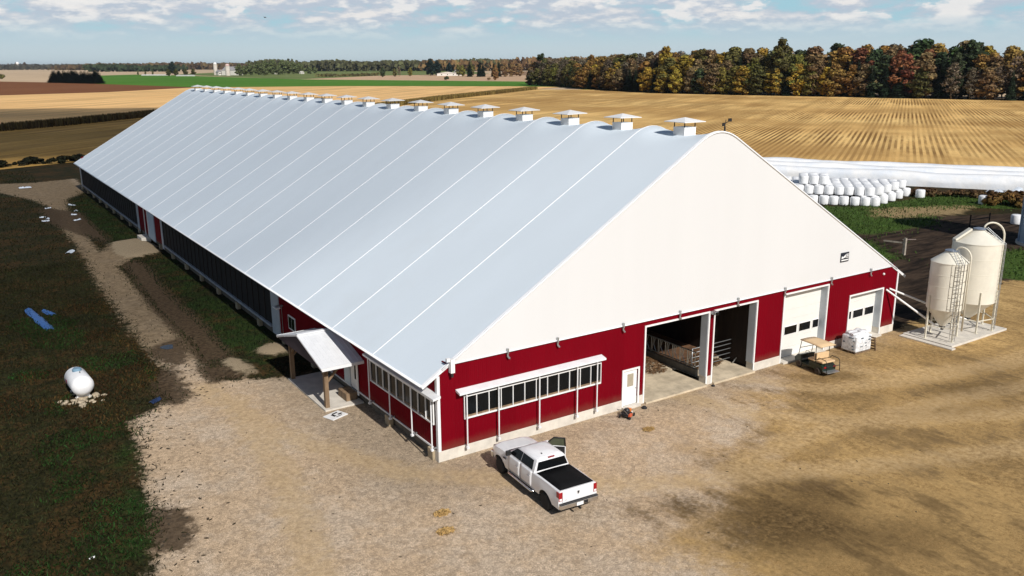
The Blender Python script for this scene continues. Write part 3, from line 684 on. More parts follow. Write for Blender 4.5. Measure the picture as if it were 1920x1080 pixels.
# greenhouse
def ring(z,y0,y1,hw,r=.12):
    return [(-hw,y0+r*.6,z),(-hw+r,y0,z),(hw-r,y0,z),(hw,y0+r*.6,z),(hw,y1-r*.8,z),(hw-r,y1,z),(0,y1+.05,z),(-hw+r,y1,z),(-hw,y1-r*.8,z)]
rings=[ring(1.30,-1.0,1.62,.94),ring(1.36,-1.0,1.53,.925),ring(1.80,-.93,.78,.74,.11),ring(1.88,-.88,.66,.68,.12),ring(1.925,-.70,.45,.52,.15),ring(1.94,-.3,.1,.2,.1)]
mb=MB(); mb.grid(rings,closed=True); mb.add(rings[-1],[tuple(range(9))]); cab=mb.build('cab_shell',m_carwhite,tr,smooth=40)
def lerp3(a,b,t): return tuple(a[i]+(b[i]-a[i])*t for i in range(3))
def sidept(s,y,z):           # point on the cab's side plane, a little outside it
    t=(z-1.36)/.44; return (s*(.925-.185*t+.008),y,z)
def side_glass(s,poly,name='window'):
    mb=MB(); mb.add([sidept(s,y,z) for y,z in poly],[tuple(range(len(poly)))]); return mb.build(name,m_glass,tr)
for s in (-1,1):
    side_glass(s,[(-.76,1.39),(.235,1.39),(.235,1.785),(-.66,1.785)])
    if s<0: side_glass(s,[(.265,1.39),(1.28,1.39),(.84,1.74),(.74,1.785),(.265,1.785)])
    else: side_glass(s,[(.265,1.39),(1.28,1.39),(.84,1.74),(.74,1.785),(.265,1.785)],'doorway')
mb=MB(); mb.add([(-.83,-1.002,1.40),(.83,-1.002,1.40),(.69,-.942,1.785),(-.69,-.942,1.785)],[(0,1,2,3)]); mb.build('rear_window',m_glass,tr)
def ws(x,t):
    y=1.53+(.78-1.53)*t+ (.05 if abs(x)<.1 else .0); return (x*(1-.20*t),y+.012,1.36+.44*t+.012)
mb=MB(); mb.grid([[ws(x,t) for x in (-.80,-.4,0,.4,.80)] for t in (.05,.93)]); mb.build('windshield',m_glass,tr)
mb=MB(); mb.box(-.75,.75,1.50,1.60,1.355,1.375); mb.build('cowl',m_blackplastic,tr)
# doors as slightly proud panels on the flank
def flank(s,y0,y1,z0,z1,off,ny=6,nz=8):
    mb=MB(); rows=[]
    for i in range(ny+1):
        y=y0+(y1-y0)*i/ny; rows.append([(s*(hwid(z0+(z1-z0)*k/nz,y)+off),y,z0+(z1-z0)*k/nz) for k in range(nz+1)])
    mb.grid(rows); return mb
for s in (-1,1):
    for y0,y1 in ((-.80,.20),(.24,1.28)):
        if s>0 and y0>0: continue
        d=flank(s,y0,y1,.56,1.33,.012).build('door',m_carwhite,tr,smooth=True); d.modifiers.new('t','SOLIDIFY').thickness=.012
        MB().tube([(s*1.025,y0+.10,1.10),(s*1.055,y0+.13,1.10),(s*1.055,y0+.27,1.10),(s*1.025,y0+.30,1.10)],.018,6).build('handle',m_chrome,d,smooth=True)
# the open right front door, swung out on its front hinge
od=empty('door',(1.0,1.28,0),R(52)); od.parent=tr; od['label']='open front passenger door'
MB().box(-.05,.03,-1.04,0,.56,1.34).build('door_panel',m_carwhite,od,bevel=.02)
MB().box(-.085,-.055,-1.0,-.04,.6,1.32).build('door_lining',m_blackplastic,od)
fr=[(-.02,-1.02,1.34),(-.14,-1.0,1.80),(-.15,-.48,1.82),(-.02,-.03,1.36)]
MB().tube(fr,.035,6).build('window_frame',m_blackplastic,od,smooth=True)
mb=MB(); mb.add([(x-.0,y*.98,z) for x,y,z in fr],[(0,1,2,3)]); mb.build('window',M('tinted_glass',(.10,.11,.07),.1,.1,2),od)
# mirrors
for s in (-1,1):
    mm=MB().box(s*1.06-.12,s*1.06+.12,1.10,1.22,1.34,1.58).build('mirror',m_blackplastic if s<0 else m_carwhite,tr,bevel=.03)
    MB().bar((s*.93,1.2,1.38),(s*1.0,1.18,1.40),.05,.05).build('mirror_arm',m_blackplastic,mm)
# wheels
for wy in (RA,FA):
    for s in (-1,1):
        w=empty('wheel',(s*.86,wy,.40)); w.parent=tr
        MB().lathe([(.25,-.13),(.36,-.135),(.40,-.10),(.405,0),(.40,.10),(.36,.135),(.25,.13)],28,axis='x').build('tyre',m_tyre,w,smooth=True)
        f=.10*s
        mb=MB(); mb.lathe([(.255,-.12*s),(.27,.125*s),(.245,.125*s),(.22,.10*s),(.05,.10*s),(.0,.12*s)],24,axis='x'); mb.build('rim',m_rim,w,smooth=40)
        for k in range(5):
            a=k*2*math.pi/5; b=a+.48
            mb=MB(); x=s*.108
            mb.add([(x,.10*math.cos(a),.10*math.sin(a)),(x,.225*math.cos(a),.225*math.sin(a)),(x,.225*math.cos(b),.225*math.sin(b)),(x,.10*math.cos(b),.10*math.sin(b))],[(0,1,2,3)]); mb.build('rim_gap',m_black,w)
# bed cover, tailgate, lights, bumpers
mb=MB(); mb.grid([[(-.87,y,1.373),(-.45,y,1.392),(0,y,1.398),(.45,y,1.392),(.87,y,1.373)] for y in (-2.97,-2.3,-1.7,-1.08)]); tc=mb.build('bed_cover',m_tonneau,tr,smooth=True); tc.modifiers.new('t','SOLIDIFY').thickness=.03
tg=MB().box(-.80,.80,-3.085,-3.045,.80,1.33).build('tailgate',m_carwhite,tr,bevel=.012)
em=MB(); em.prism([(-.075,1.16),(-.06,1.21),(.06,1.21),(.075,1.16),(.05,1.07),(0,1.04),(-.05,1.07)],-3.10,-3.086); em.build('emblem',m_rim,tg)
em=MB(); em.prism([(-.055,1.17),(-.02,1.195),(.02,1.195),(.055,1.17),(.03,1.13),(.015,1.07),(-.015,1.07),(-.03,1.13)],-3.106,-3.101); em.build('emblem_mark',m_black,tg)
MB().box(-.70,-.58,-3.09,-3.086,.90,.93).build('badge',m_rim,tg)
for s in (-1,1):
    xs=sorted((s*.81,s*.99)); tl=MB().box(xs[0],xs[1],-3.075,-2.86,.90,1.30).build('tail_light',m_red_lens,tr,bevel=.015)
    MB().box(xs[0]+.03,xs[1]-.03,-3.082,-3.076,.93,1.02).build('reverse_lamp',m_white,tl)
bp=MB(); bp.box(-.98,.98,-3.22,-3.02,.56,.76); bp.box(-.3,.3,-3.23,-3.0,.57,.70)
b=bp.build('rear_bumper',m_chrome,tr,bevel=.03)
MB().box(-.17,.17,-3.245,-3.235,.58,.73).build('licence_plate',m_white,b); MB().box(-.98,.98,-3.2,-3.04,.765,.78).build('step_pad',m_blackplastic,b)
MB().box(.22,.42,-3.24,-3.225,.60,.72).build('tow_socket',m_black,b); MB().tube([(0,-3.0,.45),(0,-3.28,.45)],.05,8).build('tow_hitch',m_black,tr)
fb=MB().box(-.94,.94,2.86,3.12,.50,.80).build('front_bumper',m_chrome,tr,bevel=.05)
MB().box(-.55,.55,2.98,3.06,.84,1.10).build('grille',m_chrome,tr,bevel=.02)
for s in (-1,1): MB().box(*sorted((s*.58,s*.84)),2.86,3.0,.90,1.10).build('headlight',m_glass,tr,bevel=.02)
for s in (-1,1): MB().tube([(s*.98,-.95,.46),(s*1.04,-.85,.44),(s*1.04,1.15,.44),(s*.98,1.25,.46)],.055,8).build('side_step',m_chrome if s<0 else m_blackplastic,tr,smooth=True)
MB().box(-.17,.17,-.935,-.86,1.86,1.905).build('brake_light',m_red_lens,tr,bevel=.01)
MB().box(-.30,-.25,-.55,-.48,1.925,1.965).build('antenna',m_black,tr)
MB().box(-1.045,-1.03,1.42,1.70,1.00,1.06).build('fender_badge',m_blackplastic,tr)

# ------------------------------------------------------------------ golf cart
m_cartgreen=M('dark_green_body',(.012,.028,.018),.3,.1,3,coat=.3)
gc=empty('golf_cart',(26.35,-1.98,0),R(-8),'dark green golf cart with tan roof and tan rear seat','golf cart')
mb=MB(); mb.prism([(-1.15,.28),(1.2,.28),(1.28,.55),(1.05,.80),(.72,.88),(.66,.42),(.02,.38),(0,.72),(-.85,.74),(-1.2,.55)],-.55,.55,'x'); mb.build('body',m_cartgreen,gc,bevel=.04)
for y in (-.78,.83):
    for s in (-1,1):
        w=empty('wheel',(s*.53,y,.23)); w.parent=gc
        MB().lathe([(.10,-.09),(.2,-.1),(.23,-.05),(.23,.05),(.2,.1),(.10,.09)],20,axis='x').build('tyre',M('dusty_tyre',(.07,.055,.04),.9,.3,6) if (y<0 and s<0) else bpy.data.materials['dusty_tyre'],w,smooth=True)
        MB().lathe([(.11,.06*s),(.10,.075*s),(0,.085*s)],16,axis='x').build('rim',M('tan_rim',(.40,.34,.25),.6,.1,5) if 'tan_rim' not in bpy.data.materials else bpy.data.materials['tan_rim'],w,smooth=True)
MB().box(-.55,.55,-.42,.12,.74,.86).build('front_seat',m_tanseat,gc,bevel=.05)
MB().bar((-.52,-.40,1.1),(.52,-.40,1.1),.10,.36).build('front_backrest',m_tanseat,gc,bevel=.04)
MB().bar((-.52,-.54,1.12),(.52,-.54,1.12),.10,.40).build('rear_backrest',m_tanseat,gc,bevel=.04)
MB().box(-.55,.55,-1.12,-.60,.78,.90).build('rear_seat',m_tanseat,gc,bevel=.05)
rf=MB(); rf.grid([[(x,y,1.86+.035*(1-(x/.62)**2)+.02*(1-(y/.95)**2)) for x in (-.62,-.4,0,.4,.62)] for y in (-.98,-.5,0,.4,.82)]); r_=rf.build('canopy',m_tanseat,gc,smooth=True); r_.modifiers.new('t','SOLIDIFY').thickness=.05
for s in (-1,1):
    MB().tube([(s*.55,.92,.85),(s*.55,.74,1.86)],.022,6).build('windshield_post',m_black,gc); MB().tube([(s*.56,-.52,.7),(s*.56,-.52,1.86)],.022,6).build('roof_post',m_black,gc)
    MB().tube([(s*.55,-.62,.9),(s*.55,-.8,1.1),(s*.55,-1.35,1.08),(s*.55,-1.45,.95),(s*.55,-1.5,.32)],.022,6).build('grab_rail',m_black,gc,smooth=True)
for z,y in ((1.30,.84),(1.84,.745)): MB().tube([(-.55,y,z),(.55,y,z)],.02,6).build('windshield_bar',m_black,gc)
MB().tube([(-.55,-1.5,.70),(.55,-1.5,.70)],.022,6).build('rear_rail',m_black,gc)
MB().box(-.5,.5,-1.55,-1.05,.26,.30).build('foot_plate',m_greymetal,gc); MB().box(-.35,.35,-1.12,-1.08,.35,.70).build('rear_panel',m_blackplastic,gc)
MB().tube([(-.25,.62,.8),(-.25,.45,1.02)],.02,6).build('steering_column',m_black,gc)
MB().tube([(-.25+.16*math.cos(a),.45+.10*math.sin(a),1.02+.13*math.sin(a)) for a in [k*math.pi/8 for k in range(16)]],.014,5,closed=True).build('steering_wheel',m_black,gc)
MB().box(-.54,.54,.62,.66,.45,.90).build('dash',m_blackplastic,gc)
for s in (-1,1): MB().box(*sorted((s*.30,s*.48)),-1.215,-1.19,.5,.6).build('tail_lamp',m_red_lens if s>0 else m_red_lens,gc)

# ------------------------------------------------------------------ wrapped pallet of bags, leaning pallet
m_bag=M('printed_bag_plastic',(.66,.68,.70),.3,.25,5,.5,9)
m_print=M('dark_bag_print',(.06,.08,.10),.4,.4,8)
pl=empty('bag_pallet',(31.72,-1.2,0),R(-2),'white plastic-wrapped pallet stacked with printed bags','pallet')
for y in (-.5,0,.5): MB().box(-.78,.78,y-.05,y+.05,0,.10).build('pallet_runner',m_wood,pl)
mb=MB()
for k in range(7): mb.box(-.78+.22*k,-.78+.22*k+.16,-.6,.6,.10,.125)
mb.build('pallet_deck',m_wood,pl)
def bag(cx,cy,cz,lx,ly,lz,rz,seed):
    r=random.Random(seed); mb=MB(); rows=[]
    for i in range(7):
        u=-1+2*i/6; row=[]
        for k in range(12):
            a=2*math.pi*k/12; e=.62
            c,s=math.cos(a),math.sin(a); c=math.copysign(abs(c)**e,c); s=math.copysign(abs(s)**e,s)
            sh=(1-abs(u)**3.5)*.55+.45; row.append((u*lx/2,c*ly/2*(.85+.15*sh),s*lz/2*sh+r.uniform(-.008,.008)))
        rows.append(row)
    mb.grid(rows,closed=True); mb.add(rows[0],[tuple(range(12))]); mb.add(rows[-1],[tuple(range(11,-1,-1))])
    mt=Matrix.Translation((cx,cy,cz))@Matrix.Rotation(rz,4,'Z'); mb.v=[tuple(mt@Vector(v)) for v in mb.v]
    return mb
MB().box(-.80,.80,-.58,.58,.13,1.2).build('inner_bags',m_bag,pl,bevel=.08)
rows=[]; r=random.Random(5)
for i in range(15):
    ph=math.pi*i/14; row=[]
    for k in range(32):
        th=2*math.pi*k/32; e=.42
        pw=lambda q,e:math.copysign(abs(q)**e,q)
        x=pw(math.cos(th),e)*pw(math.sin(ph),e); y=pw(math.sin(th),e)*pw(math.sin(ph),e); z=pw(math.cos(ph),e)
        nn=1+.05*mnoise.noise(Vector((x*2.2,y*2.2,z*2.2)))+.035*mnoise.noise(Vector((x*5,y*5,z*7)))+.012*math.sin(z*15)
        row.append((x*.82*nn,y*.62*nn,.72+z*.60*nn))
    rows.append(row)
film=MB().grid(rows,closed=True).build('plastic_film',m_bag,pl,smooth=True)
sd=0
for i in range(2):
    for j in range(2):
        sd+=1; bag(-.36+.7*i+rnd.uniform(-.06,.06),-.22+.42*j,1.34+rnd.uniform(-.03,.04),.72,.44,.24,rnd.uniform(-.35,.35),sd).build('bag',m_bag,pl,smooth=True)
for k in range(13):
    q=MB(); w_=rnd.uniform(.04,.11); z=.3+.19*rnd.randint(0,4); 
    if k<7: x=rnd.uniform(-.6,.6); q.box(x-w_,x+w_,-.655,-.55,z,z+rnd.uniform(.03,.09))
    else: y=rnd.uniform(-.42,.42); q.box(-.865,-.7,y-w_,y+w_,z,z+rnd.uniform(.03,.09))
    q.build('bag_print',m_print,film)
wp=[(-.84,-.66),(.84,-.66),(.84,.66),(-.84,.66)]
lp=empty('wood_pallet',(32.66,-1.55,0),R(15),'small wooden pallet leaning against the wrapped bags','pallet')
lean=Matrix.Rotation(R(-20),4,'Y')
for y in (-.45,.45): MB().box(-.04,.04,y-.04,y+.04,0,1.05,lean).build('runner',m_wood,lp)
for k in range(5): MB().box(.04,.06,-.5,.5,.05+.23*k,.17+.23*k,lean).build('slat',m_wood,lp)

# ------------------------------------------------------------------ feed bins on their pad
tag(MB().box(37.5,44.75,-4.65,-1.0,0,.15).build('concrete_pad',m_conc,bevel=.02),'pale concrete pad under the two feed bins','pad')
tag(MB().box(37.0,37.45,-4.95,-1.05,0,.10).build('concrete_strip',m_conc,bevel=.02),'narrow concrete strip along the bin pad','slab')
def feed_bin(cx,cy,r,zt,zc,ze,zl,nl,label,ladder_az,cage):
    e=empty('feed_bin',(cx,cy,.15),label=label,cat='feed bin')
    zt-=.15;zc-=.15;ze-=.15;zl-=.15
    MB().lathe([(.16,zt-.1),(.16,zt),(r,zc)],40).build('hopper_cone',m_cream,e,smooth=30)
    mb=MB(); pr=[(r,zc)]; nz=4
    for k in range(1,nz+1):
        z=zc+(ze-zc)*k/nz; pr+= [(r,z-.03),(r+.012,z-.015),(r+.012,z),(r,z+.01)] if k<nz else [(r,z)]
    pr+=[(r+.03,ze-.02),(r+.03,ze+.02)]; mb.lathe(pr,48); mb.build('shell',m_cream,e,smooth=30)
    MB().lathe([(r+.03,ze+.02),(.36,zl-.06),(.36,zl)],40).build('roof',m_cream,e,smooth=30)
    MB().lathe([(.42,zl-.02),(.42,zl+.05),(.25,zl+.10),(0,zl+.12)],24).build('lid',M('grey_lid',(.16,.19,.24),.4,.1,3),e,smooth=30)
    for k in range(nl):
        a=2*math.pi*(k+.5)/nl+.35; x,y=(r+.02)*math.cos(a),(r+.02)*math.sin(a)
        mb=MB(); mb.bar((x,y,0),(x,y,zc+.9),.10,.10); mb.box(x-.12,x+.12,y-.12,y+.12,0,.02); mb.build('leg',m_creamlegs,e)
        a2=a+2*math.pi/nl; MB().bar((x,y,zc*.42),((r+.02)*math.cos(a2),(r+.02)*math.sin(a2),zc*.42),.06,.06).build('brace',m_creamlegs,e)
    ca,sa=math.cos(ladder_az),math.sin(ladder_az); o_=Vector((ca,sa,0)); t_=Vector((-sa,ca,0))
    la=empty('ladder',(0,0,0)); la.parent=e
    rl=r+.16; mld=m_greymetal
    for s in (-.2,.2):
        p=[o_*rl+t_*s+Vector((0,0,.1)),o_*rl+t_*s+Vector((0,0,ze)),o_*.45+t_*s+Vector((0,0,zl+.15))]
        MB().tube(p,.022,6).build('ladder_rail',mld,la)
    mb=MB(); z=.3
    while z<ze: mb.bar(o_*rl-t_*.2+Vector((0,0,z)),o_*rl+t_*.2+Vector((0,0,z)),.025); z+=.3
    for k in range(6):
        c=(o_*rl+Vector((0,0,ze))).lerp(o_*.45+Vector((0,0,zl+.15)),k/6); mb.bar(c-t_*.2,c+t_*.2,.025)
    mb.build('ladder_rungs',mld,la)
    if cage:
        z=2.0; mb=MB()
        while z<ze+.4: mb.tube([o_*(rl+.36*math.sin(math.pi*k/10))+t_*(.34*math.cos(math.pi*k/10))+Vector((0,0,z)) for k in range(11)],.016,5); z+=.8
        for k in (2,5,8): 
            q=o_*(rl+.36*math.sin(math.pi*k/10))+t_*(.34*math.cos(math.pi*k/10)); mb.tube([q+Vector((0,0,2)),q+Vector((0,0,ze+.4))],.014,5)
        mb.build('safety_cage',M('dark_cage_steel',(.16,.14,.11),.5,.1,3),la)
    # fill pipe with its round bend at the top
    az=ladder_az+.62; o2=Vector((math.cos(az),math.sin(az),0)); rp=r+.14; hb=(rp-.30)/2
    pts=[o2*rp+Vector((0,0,.75)),o2*rp+Vector((0,0,ze+.35))]
    for k in range(1,13):
        a=math.pi*k/12; pts.append(o2*(.30+hb+hb*math.cos(a))+Vector((0,0,ze+.35+ (zl-ze+.02)*.0+ .95*hb/.5*.5*math.sin(a)+ (zl-ze-.3)*k/12)))
    MB().tube(pts,.065,10).build('fill_pipe',m_creamlegs,e,smooth=True)
    MB().lathe([(.10,.55),(.20,zt-.05),(.20,zt+.05)],16).build('boot',m_blackplastic,e,smooth=True)
    return e
camdir=math.atan2(-34+3,-18-38.8)
b1=feed_bin(38.85,-3.05,1.20,.95,2.35,5.65,6.4,4,'smaller cream feed bin with a caged ladder, nearer the barn',camdir+.55,True)
b2=feed_bin(42.75,-2.75,1.62,.85,2.25,6.55,7.45,6,'larger cream feed bin with a tall looped fill pipe',camdir+1.35,False)
MB().bar((-1.42,.94,6.55),(-.52,.35,7.32),.42,.14).build('roof_chute',m_cream,b2)
for (p,q,lab) in (((36.42,-.02,3.34),(38.75,-3.0,.75),'white auger tube from the barn wall to the smaller bin'),((36.78,-.02,3.36),(42.6,-2.75,.72),'white auger tube from the barn wall to the larger bin')):
    tag(MB().tube([p,q],.07,10).build('auger_tube',m_white,smooth=40),lab,'auger')

# ------------------------------------------------------------------ propane tank
tk=empty('propane_tank',(-13.35,20.0,0),R(4),'white propane tank lying on stones in the rough grass','gas tank')
r=.62; hl=.95; prof=[(0,-hl-.42),(.28,-hl-.38),(.48,-hl-.25),(.59,-hl-.08),(r,-hl),(r,hl),(.59,hl+.08),(.48,hl+.25),(.28,hl+.38),(0,hl+.42)]
m_tank=M('white_tank_paint',(.78,.78,.78),.35,.05,2)
MB().lathe(prof,32,(0,0,.86),'y').build('shell',m_tank,tk,smooth=True)
MB().lathe([(.26,0),(.26,.10),(.20,.17),(0,.19)],20,(0,.25,1.44)).build('valve_dome',M('blue_grey_dome',(.16,.27,.36),.4,.1,3),tk,smooth=30)
for y in (-.7,.7):
    MB().box(-.35,.35,y-.06,y+.06,.10,.34).build('foot',m_tank,tk); MB().box(-.42,.42,y-.16,y+.16,0,.10).build('footing',m_conc,tk)
MB().tube([(.05,-.35,1.46),(.05,-.35,1.56)],.03,6).build('gauge',m_black,tk); MB().tube([(-.02,.75,1.46),(-.02,.75,1.54)],.05,8).build('cap_nut',m_greymetal,tk)
mb=MB(); rows=[[( -(r+.006)*math.cos(a),y,.86+(r+.006)*math.sin(a)) for a in (-.15,-.05,.1,.2)] for y in (.15,.55)]; mb.grid(rows); mb.build('warning_label',M('red_label',(.40,.03,.08),.4,.3,12),tk)
def rock(r,seed,flat=.5):
    rr=random.Random(seed); mb=MB(); rows=[]; N=9
    off=Vector((rr.uniform(0,50),rr.uniform(0,50),0))
    for i in range(6):
        ph=math.pi*i/5; row=[]
        for k in range(N):
            th=2*math.pi*k/N; d=Vector((math.sin(ph)*math.cos(th),math.sin(ph)*math.sin(th),math.cos(ph))); q=r*(1+.35*mnoise.noise(d*1.4+off)); row.append((d.x*q*1.2,d.y*q,d.z*q*flat))
        rows.append(row)
    return mb.grid(rows,closed=True)
m_rock=M('pale_fieldstone',(.40,.33,.23),.9,.3,4,.5,14)
rr=random.Random(11); protos=[rock(.2,s) for s in range(4)]
pm=[p.build('stone',m_rock,smooth=50) for p in protos]
for i in range(26):
    o=pm[i] if i<4 else pm[i%4].copy()
    if i>=4: COL.objects.link(o)
    a=rr.uniform(0,6.28); q=rr.uniform(.2,1.5); o.location=(-13.45+.9*q*math.cos(a),18.9+.8*q*math.sin(a),rr.uniform(.0,.06)); o.rotation_euler=(rr.uniform(-.3,.3),rr.uniform(-.3,.3),rr.uniform(0,6)); s=rr.uniform(.5,1.15); o.scale=(s,s,s)
    tag(o,'pale flat stone in the rubble at the foot of the propane tank','stone','stones around the propane tank')

# ------------------------------------------------------------------ mower, small things on the gravel
mo=empty('mower',(11.35,-.98,0),R(28),'orange and black walk-behind mower on the gravel by the barn wall','mower')
MB().lathe([(.30,.10),(.33,.14),(.31,.26),(.18,.30),(0,.31)],20).build('deck',m_black,mo,smooth=40)
MB().lathe([(.17,.30),(.18,.44),(.12,.52),(0,.53)],16,(-.02,.0,0)).build('engine',m_blackplastic,mo,smooth=40)
m_or=M('orange_paint',(.62,.17,.02),.4,.1,4)
MB().box(.12,.42,-.14,.14,.20,.42).build('front_cover',m_or,mo,bevel=.05); MB().box(-.32,.0,-.34,-.20,.14,.30).build('side_chute',M('red_orange_paint',(.55,.10,.04),.4,.1,4),mo,bevel=.03)
for x in (-.28,.34):
    for y in (-.30,.30): MB().lathe([(.04,-.03),(.10,-.03),(.10,.03),(.04,.03)],14,(x,y,.10),'y').build('wheel',m_tyre,mo,smooth=40)
for y in (-.2,.2): MB().tube([(-.25,y,.22),(-.62,y,.52),(-1.0,y,.80)],.014,5).build('handle_bar',m_greymetal,mo)
MB().tube([(-1.0,-.2,.80),(-1.0,.2,.80)],.016,5).build('handle_grip',m_black,mo)
MB().box(.46,.66,-.10,.08,.02,.15).build('muffler_guard',m_trim,mo,bevel=.02)
for x,y,s,lab in ((12.98,-.62,.13,'small black boot-like lump on the gravel beside the white door'),(18.78,-.40,.09,'small black lump on the gravel under the post between the open bays')):
    mb=MB(); mb.lathe([(s*1.2,0),(s*1.3,s*.5),(s*.7,s*1.1),(0,s*1.3)],9); tag(mb.build('rubber_block',m_black,loc=(x,y,0),smooth=True),lab,'block')
bd=empty('panel_board',(-2.0,8.30,0),R(20),'white panel with dark slots lying on the gravel before the porch','panel')
MB().box(-.55,.55,-.42,.42,.02,.07).build('board',m_white,bd,bevel=.01)
for x,y,w,h in ((.12,.22,.18,.10),(.28,-.05,.14,.12),(-.12,.02,.08,.26),(.05,-.24,.20,.05)): MB().box(x-w,x+w,y-h*.6,y+h*.6,.071,.078).build('slot',m_blackplastic,bd)
for i,(x,y,rx,lab) in enumerate(((-2.3,-4.4,.36,'small straw clump on the gravel left of the pickup, upper of two'),(-2.9,-5.8,.38,'small straw clump on the gravel left of the pickup, lower of two'),(11.2,-2.9,.30,'small brown straw clump on the gravel in front of the mower'))):
    tag(strawheap(x,y,rx,rx*.6,.05,260,30+i,0.01).build('straw_clump',m_straw,fix=False),lab,'straw')
def scrap(x,y,l,w,rz,mat,label,seed,h=.1,name='plastic_scrap',group=None):
    r=random.Random(seed); mb=MB(); rows=[]
    for i in range(9):
        u=i/8-.5; rows.append([(u*l+r.uniform(-.03,.03)*l,v*w*(1-1.2*u*u)+r.uniform(-.08,.08)*w,max(.01,h*(.35+.65*r.random())*(1-abs(v)*1.6))+.012) for v in (-.5,-.25,0,.25,.5)])
    o=mb.grid(rows).build(name,mat,loc=(x,y,0),rz=rz,smooth=True,fix=False)
    return tag(o,label,'scrap',group)
sl='white plastic scrap lying in the mud and grass beside the far track'
for i,(x,y,l) in enumerate([(-3.7,99.6,2.2),(-4.0,93.7,.9),(-4.6,90.6,1.0),(-4.9,85.9,1.6),(-8.3,90.7,1.0),(-8.3,87.4,1.2),(-7.9,89.0,1.6),(-6.9,98.5,1.2)]): scrap(x,y,l*.75,rnd.uniform(.35,.7),rnd.uniform(-1.5,1.5),m_palewrap,sl,50+i,.18,group='white scraps beside the far track')
scrap(-8.3,65,1.6,.7,1.2,m_palewrap,'single white plastic scrap on the grass edge of the track',61,.25)
scrap(-15.6,.4,.25,.15,.3,m_white,'tiny white scrap in the dark grass near the bottom edge',62,.06)
scrap(-7.6,123.3,1.8,.9,.2,m_palewrap,'white scrap in the weeds behind the far gravel pad',63,.4)
scrap(-13.75,39.0,7.2,.75,R(-83),m_bluewrap,'long strip of blue plastic lying in the grass',64,.22,'plastic_sheet')
scrap(-12.9,40.6,2.0,.6,R(-75),m_bluewrap,'short piece of blue plastic beside the long blue strip',65,.16,'plastic_sheet')
scrap(-9.9,16.4,.9,.5,.8,M('navy_tarp',(.02,.035,.09),.4,.3,5),'dark blue tarp scrap at the grass edge of the yard',66,.12,'plastic_sheet')
m_puddle=M('puddle_water',(.03,.028,.026),.12,.2,2,spec=.5)
for x,y,a,b in ((-7.0,26.3,.40,.65),):
    mb=MB(); mb.add([(x+a*(1+.25*math.sin(3*t+x))*math.cos(t),y+b*(1+.2*math.cos(2*t))*math.sin(t),.02) for t in [k*2*math.pi/24 for k in range(24)]],[tuple(range(24))]); mb.build('puddle_water',m_puddle,kind='structure',label='small puddle in the track',cat='puddle')
# ------------------------------------------------------------------ wrapped bales and silage bags
m_bale=M('white_bale_wrap',(.78,.79,.80),.3,.06,3,.35,7)
def bale_mesh(seed):
    r=random.Random(seed); mb=MB(); n=22; prof=[(0,0),(.50,0),(.60,.05),(.635,.14),(.64,.55),(.635,1.0),(.60,1.13),(.50,1.19),(.25,1.21),(0,1.20)]
    vs=[]
    for q,z in prof: vs.append([(q*(1+r.uniform(-.012,.012))*math.cos(2*math.pi*k/n),q*(1+r.uniform(-.012,.012))*math.sin(2*math.pi*k/n),z+r.uniform(-.008,.008)) for k in range(n)])
    mb.grid(vs,closed=True); return mb
bp0=[bale_mesh(s).build('round_bale',m_bale,smooth=45) for s in range(3)]
used=[0]
def bale(x,y,z,label,group,lie=None):
    i=used[0]; used[0]+=1
    o=bp0[i] if i<3 else bp0[i%3].copy()
    if i>=3: COL.objects.link(o)
    o.location=(x+rnd.uniform(-.05,.05),y+rnd.uniform(-.05,.05),z); o.rotation_euler=(rnd.uniform(-.02,.02),rnd.uniform(-.02,.02),rnd.uniform(0,6.28))
    if lie is not None: o.rotation_euler=(R(90),0,lie); o.location.z=z+.62
    s=rnd.uniform(.97,1.03); o.scale=(s,s,s)
    tag(o,label,'bale',group); return o
A=Vector((.65,-.76,0)); B=Vector((.76,.65,0)); O=Vector((81.6,40.4,0)); PT=1.33
for j in range(0,9):
    imax=6+int(.55*j)
    for i in range(-8,imax+1):
        p=O+A*PT*i+B*PT*j
        edge=i>=imax-1
        if j==0 or edge: bale(p.x,p.y,0,'white wrapped bale in the bottom layer of the big stack','wrapped bales, bottom layer of the stack')
        if j>=1 and i<imax:
            q=p+A*.5*PT; bale(q.x,q.y,1.2,'white wrapped bale in the second layer of the big stack','wrapped bales, second layer of the stack')
        if (2<=j<=4 and -1<=i<=1) : 
            if used[0]<290: bale(p.x,p.y,2.4,'white wrapped bale in the top layer of the big stack','wrapped bales, top layer of the stack')
bale(98.6,35.0,0,'single white bale standing in the grass just right of the stack',None)
bale(100.2,26.8,0,'single white bale standing alone before the orange weeds',None)
bale(88.6,16.6,0,'single white bale beside the blue-grey silo, partly in shade',None)
bale(90.4,15.6,0,'second white bale behind the shaded one beside the silo',None)
bale(108.5,25.5,0,'white bale standing behind the orange weeds near the silo',None)
def silage_bag(p0,p1,w,h,label,seed):
    p0=Vector(p0);p1=Vector(p1); d=(p1-p0); LL=d.length; d.normalize(); nrm=Vector((-d.y,d.x,0)); mb=MB(); rows=[]; N=90
    for i in range(N+1):
        t=i/N; e=min(1,math.sqrt(max(0,1-(max(0,1-t*LL/3.0))**2)),math.sqrt(max(0,1-(max(0,1-(1-t)*LL/3.0))**2)))
        hh=h*(.94+.10*mnoise.noise(Vector((t*LL*.12,seed,0))))*max(.05,e); row=[]
        for k in range(17):
            a=math.pi*k/16; c,s=math.cos(a),math.sin(a)
            c=math.copysign(abs(c)**.75,c); s=s**.72
            off=.08*mnoise.noise(Vector((t*LL*.5,k*.5,seed)))
            q=p0+d*(LL*t)+nrm*(c*w/2*max(.15,e)*(1+off)); row.append((q.x,q.y,hh*s*(1+off*.4)))
        rows.append(row)
    mb.grid(rows); return tag(mb.build('silage_bag',m_bag2,smooth=True,fix=True),label,'silage bag')
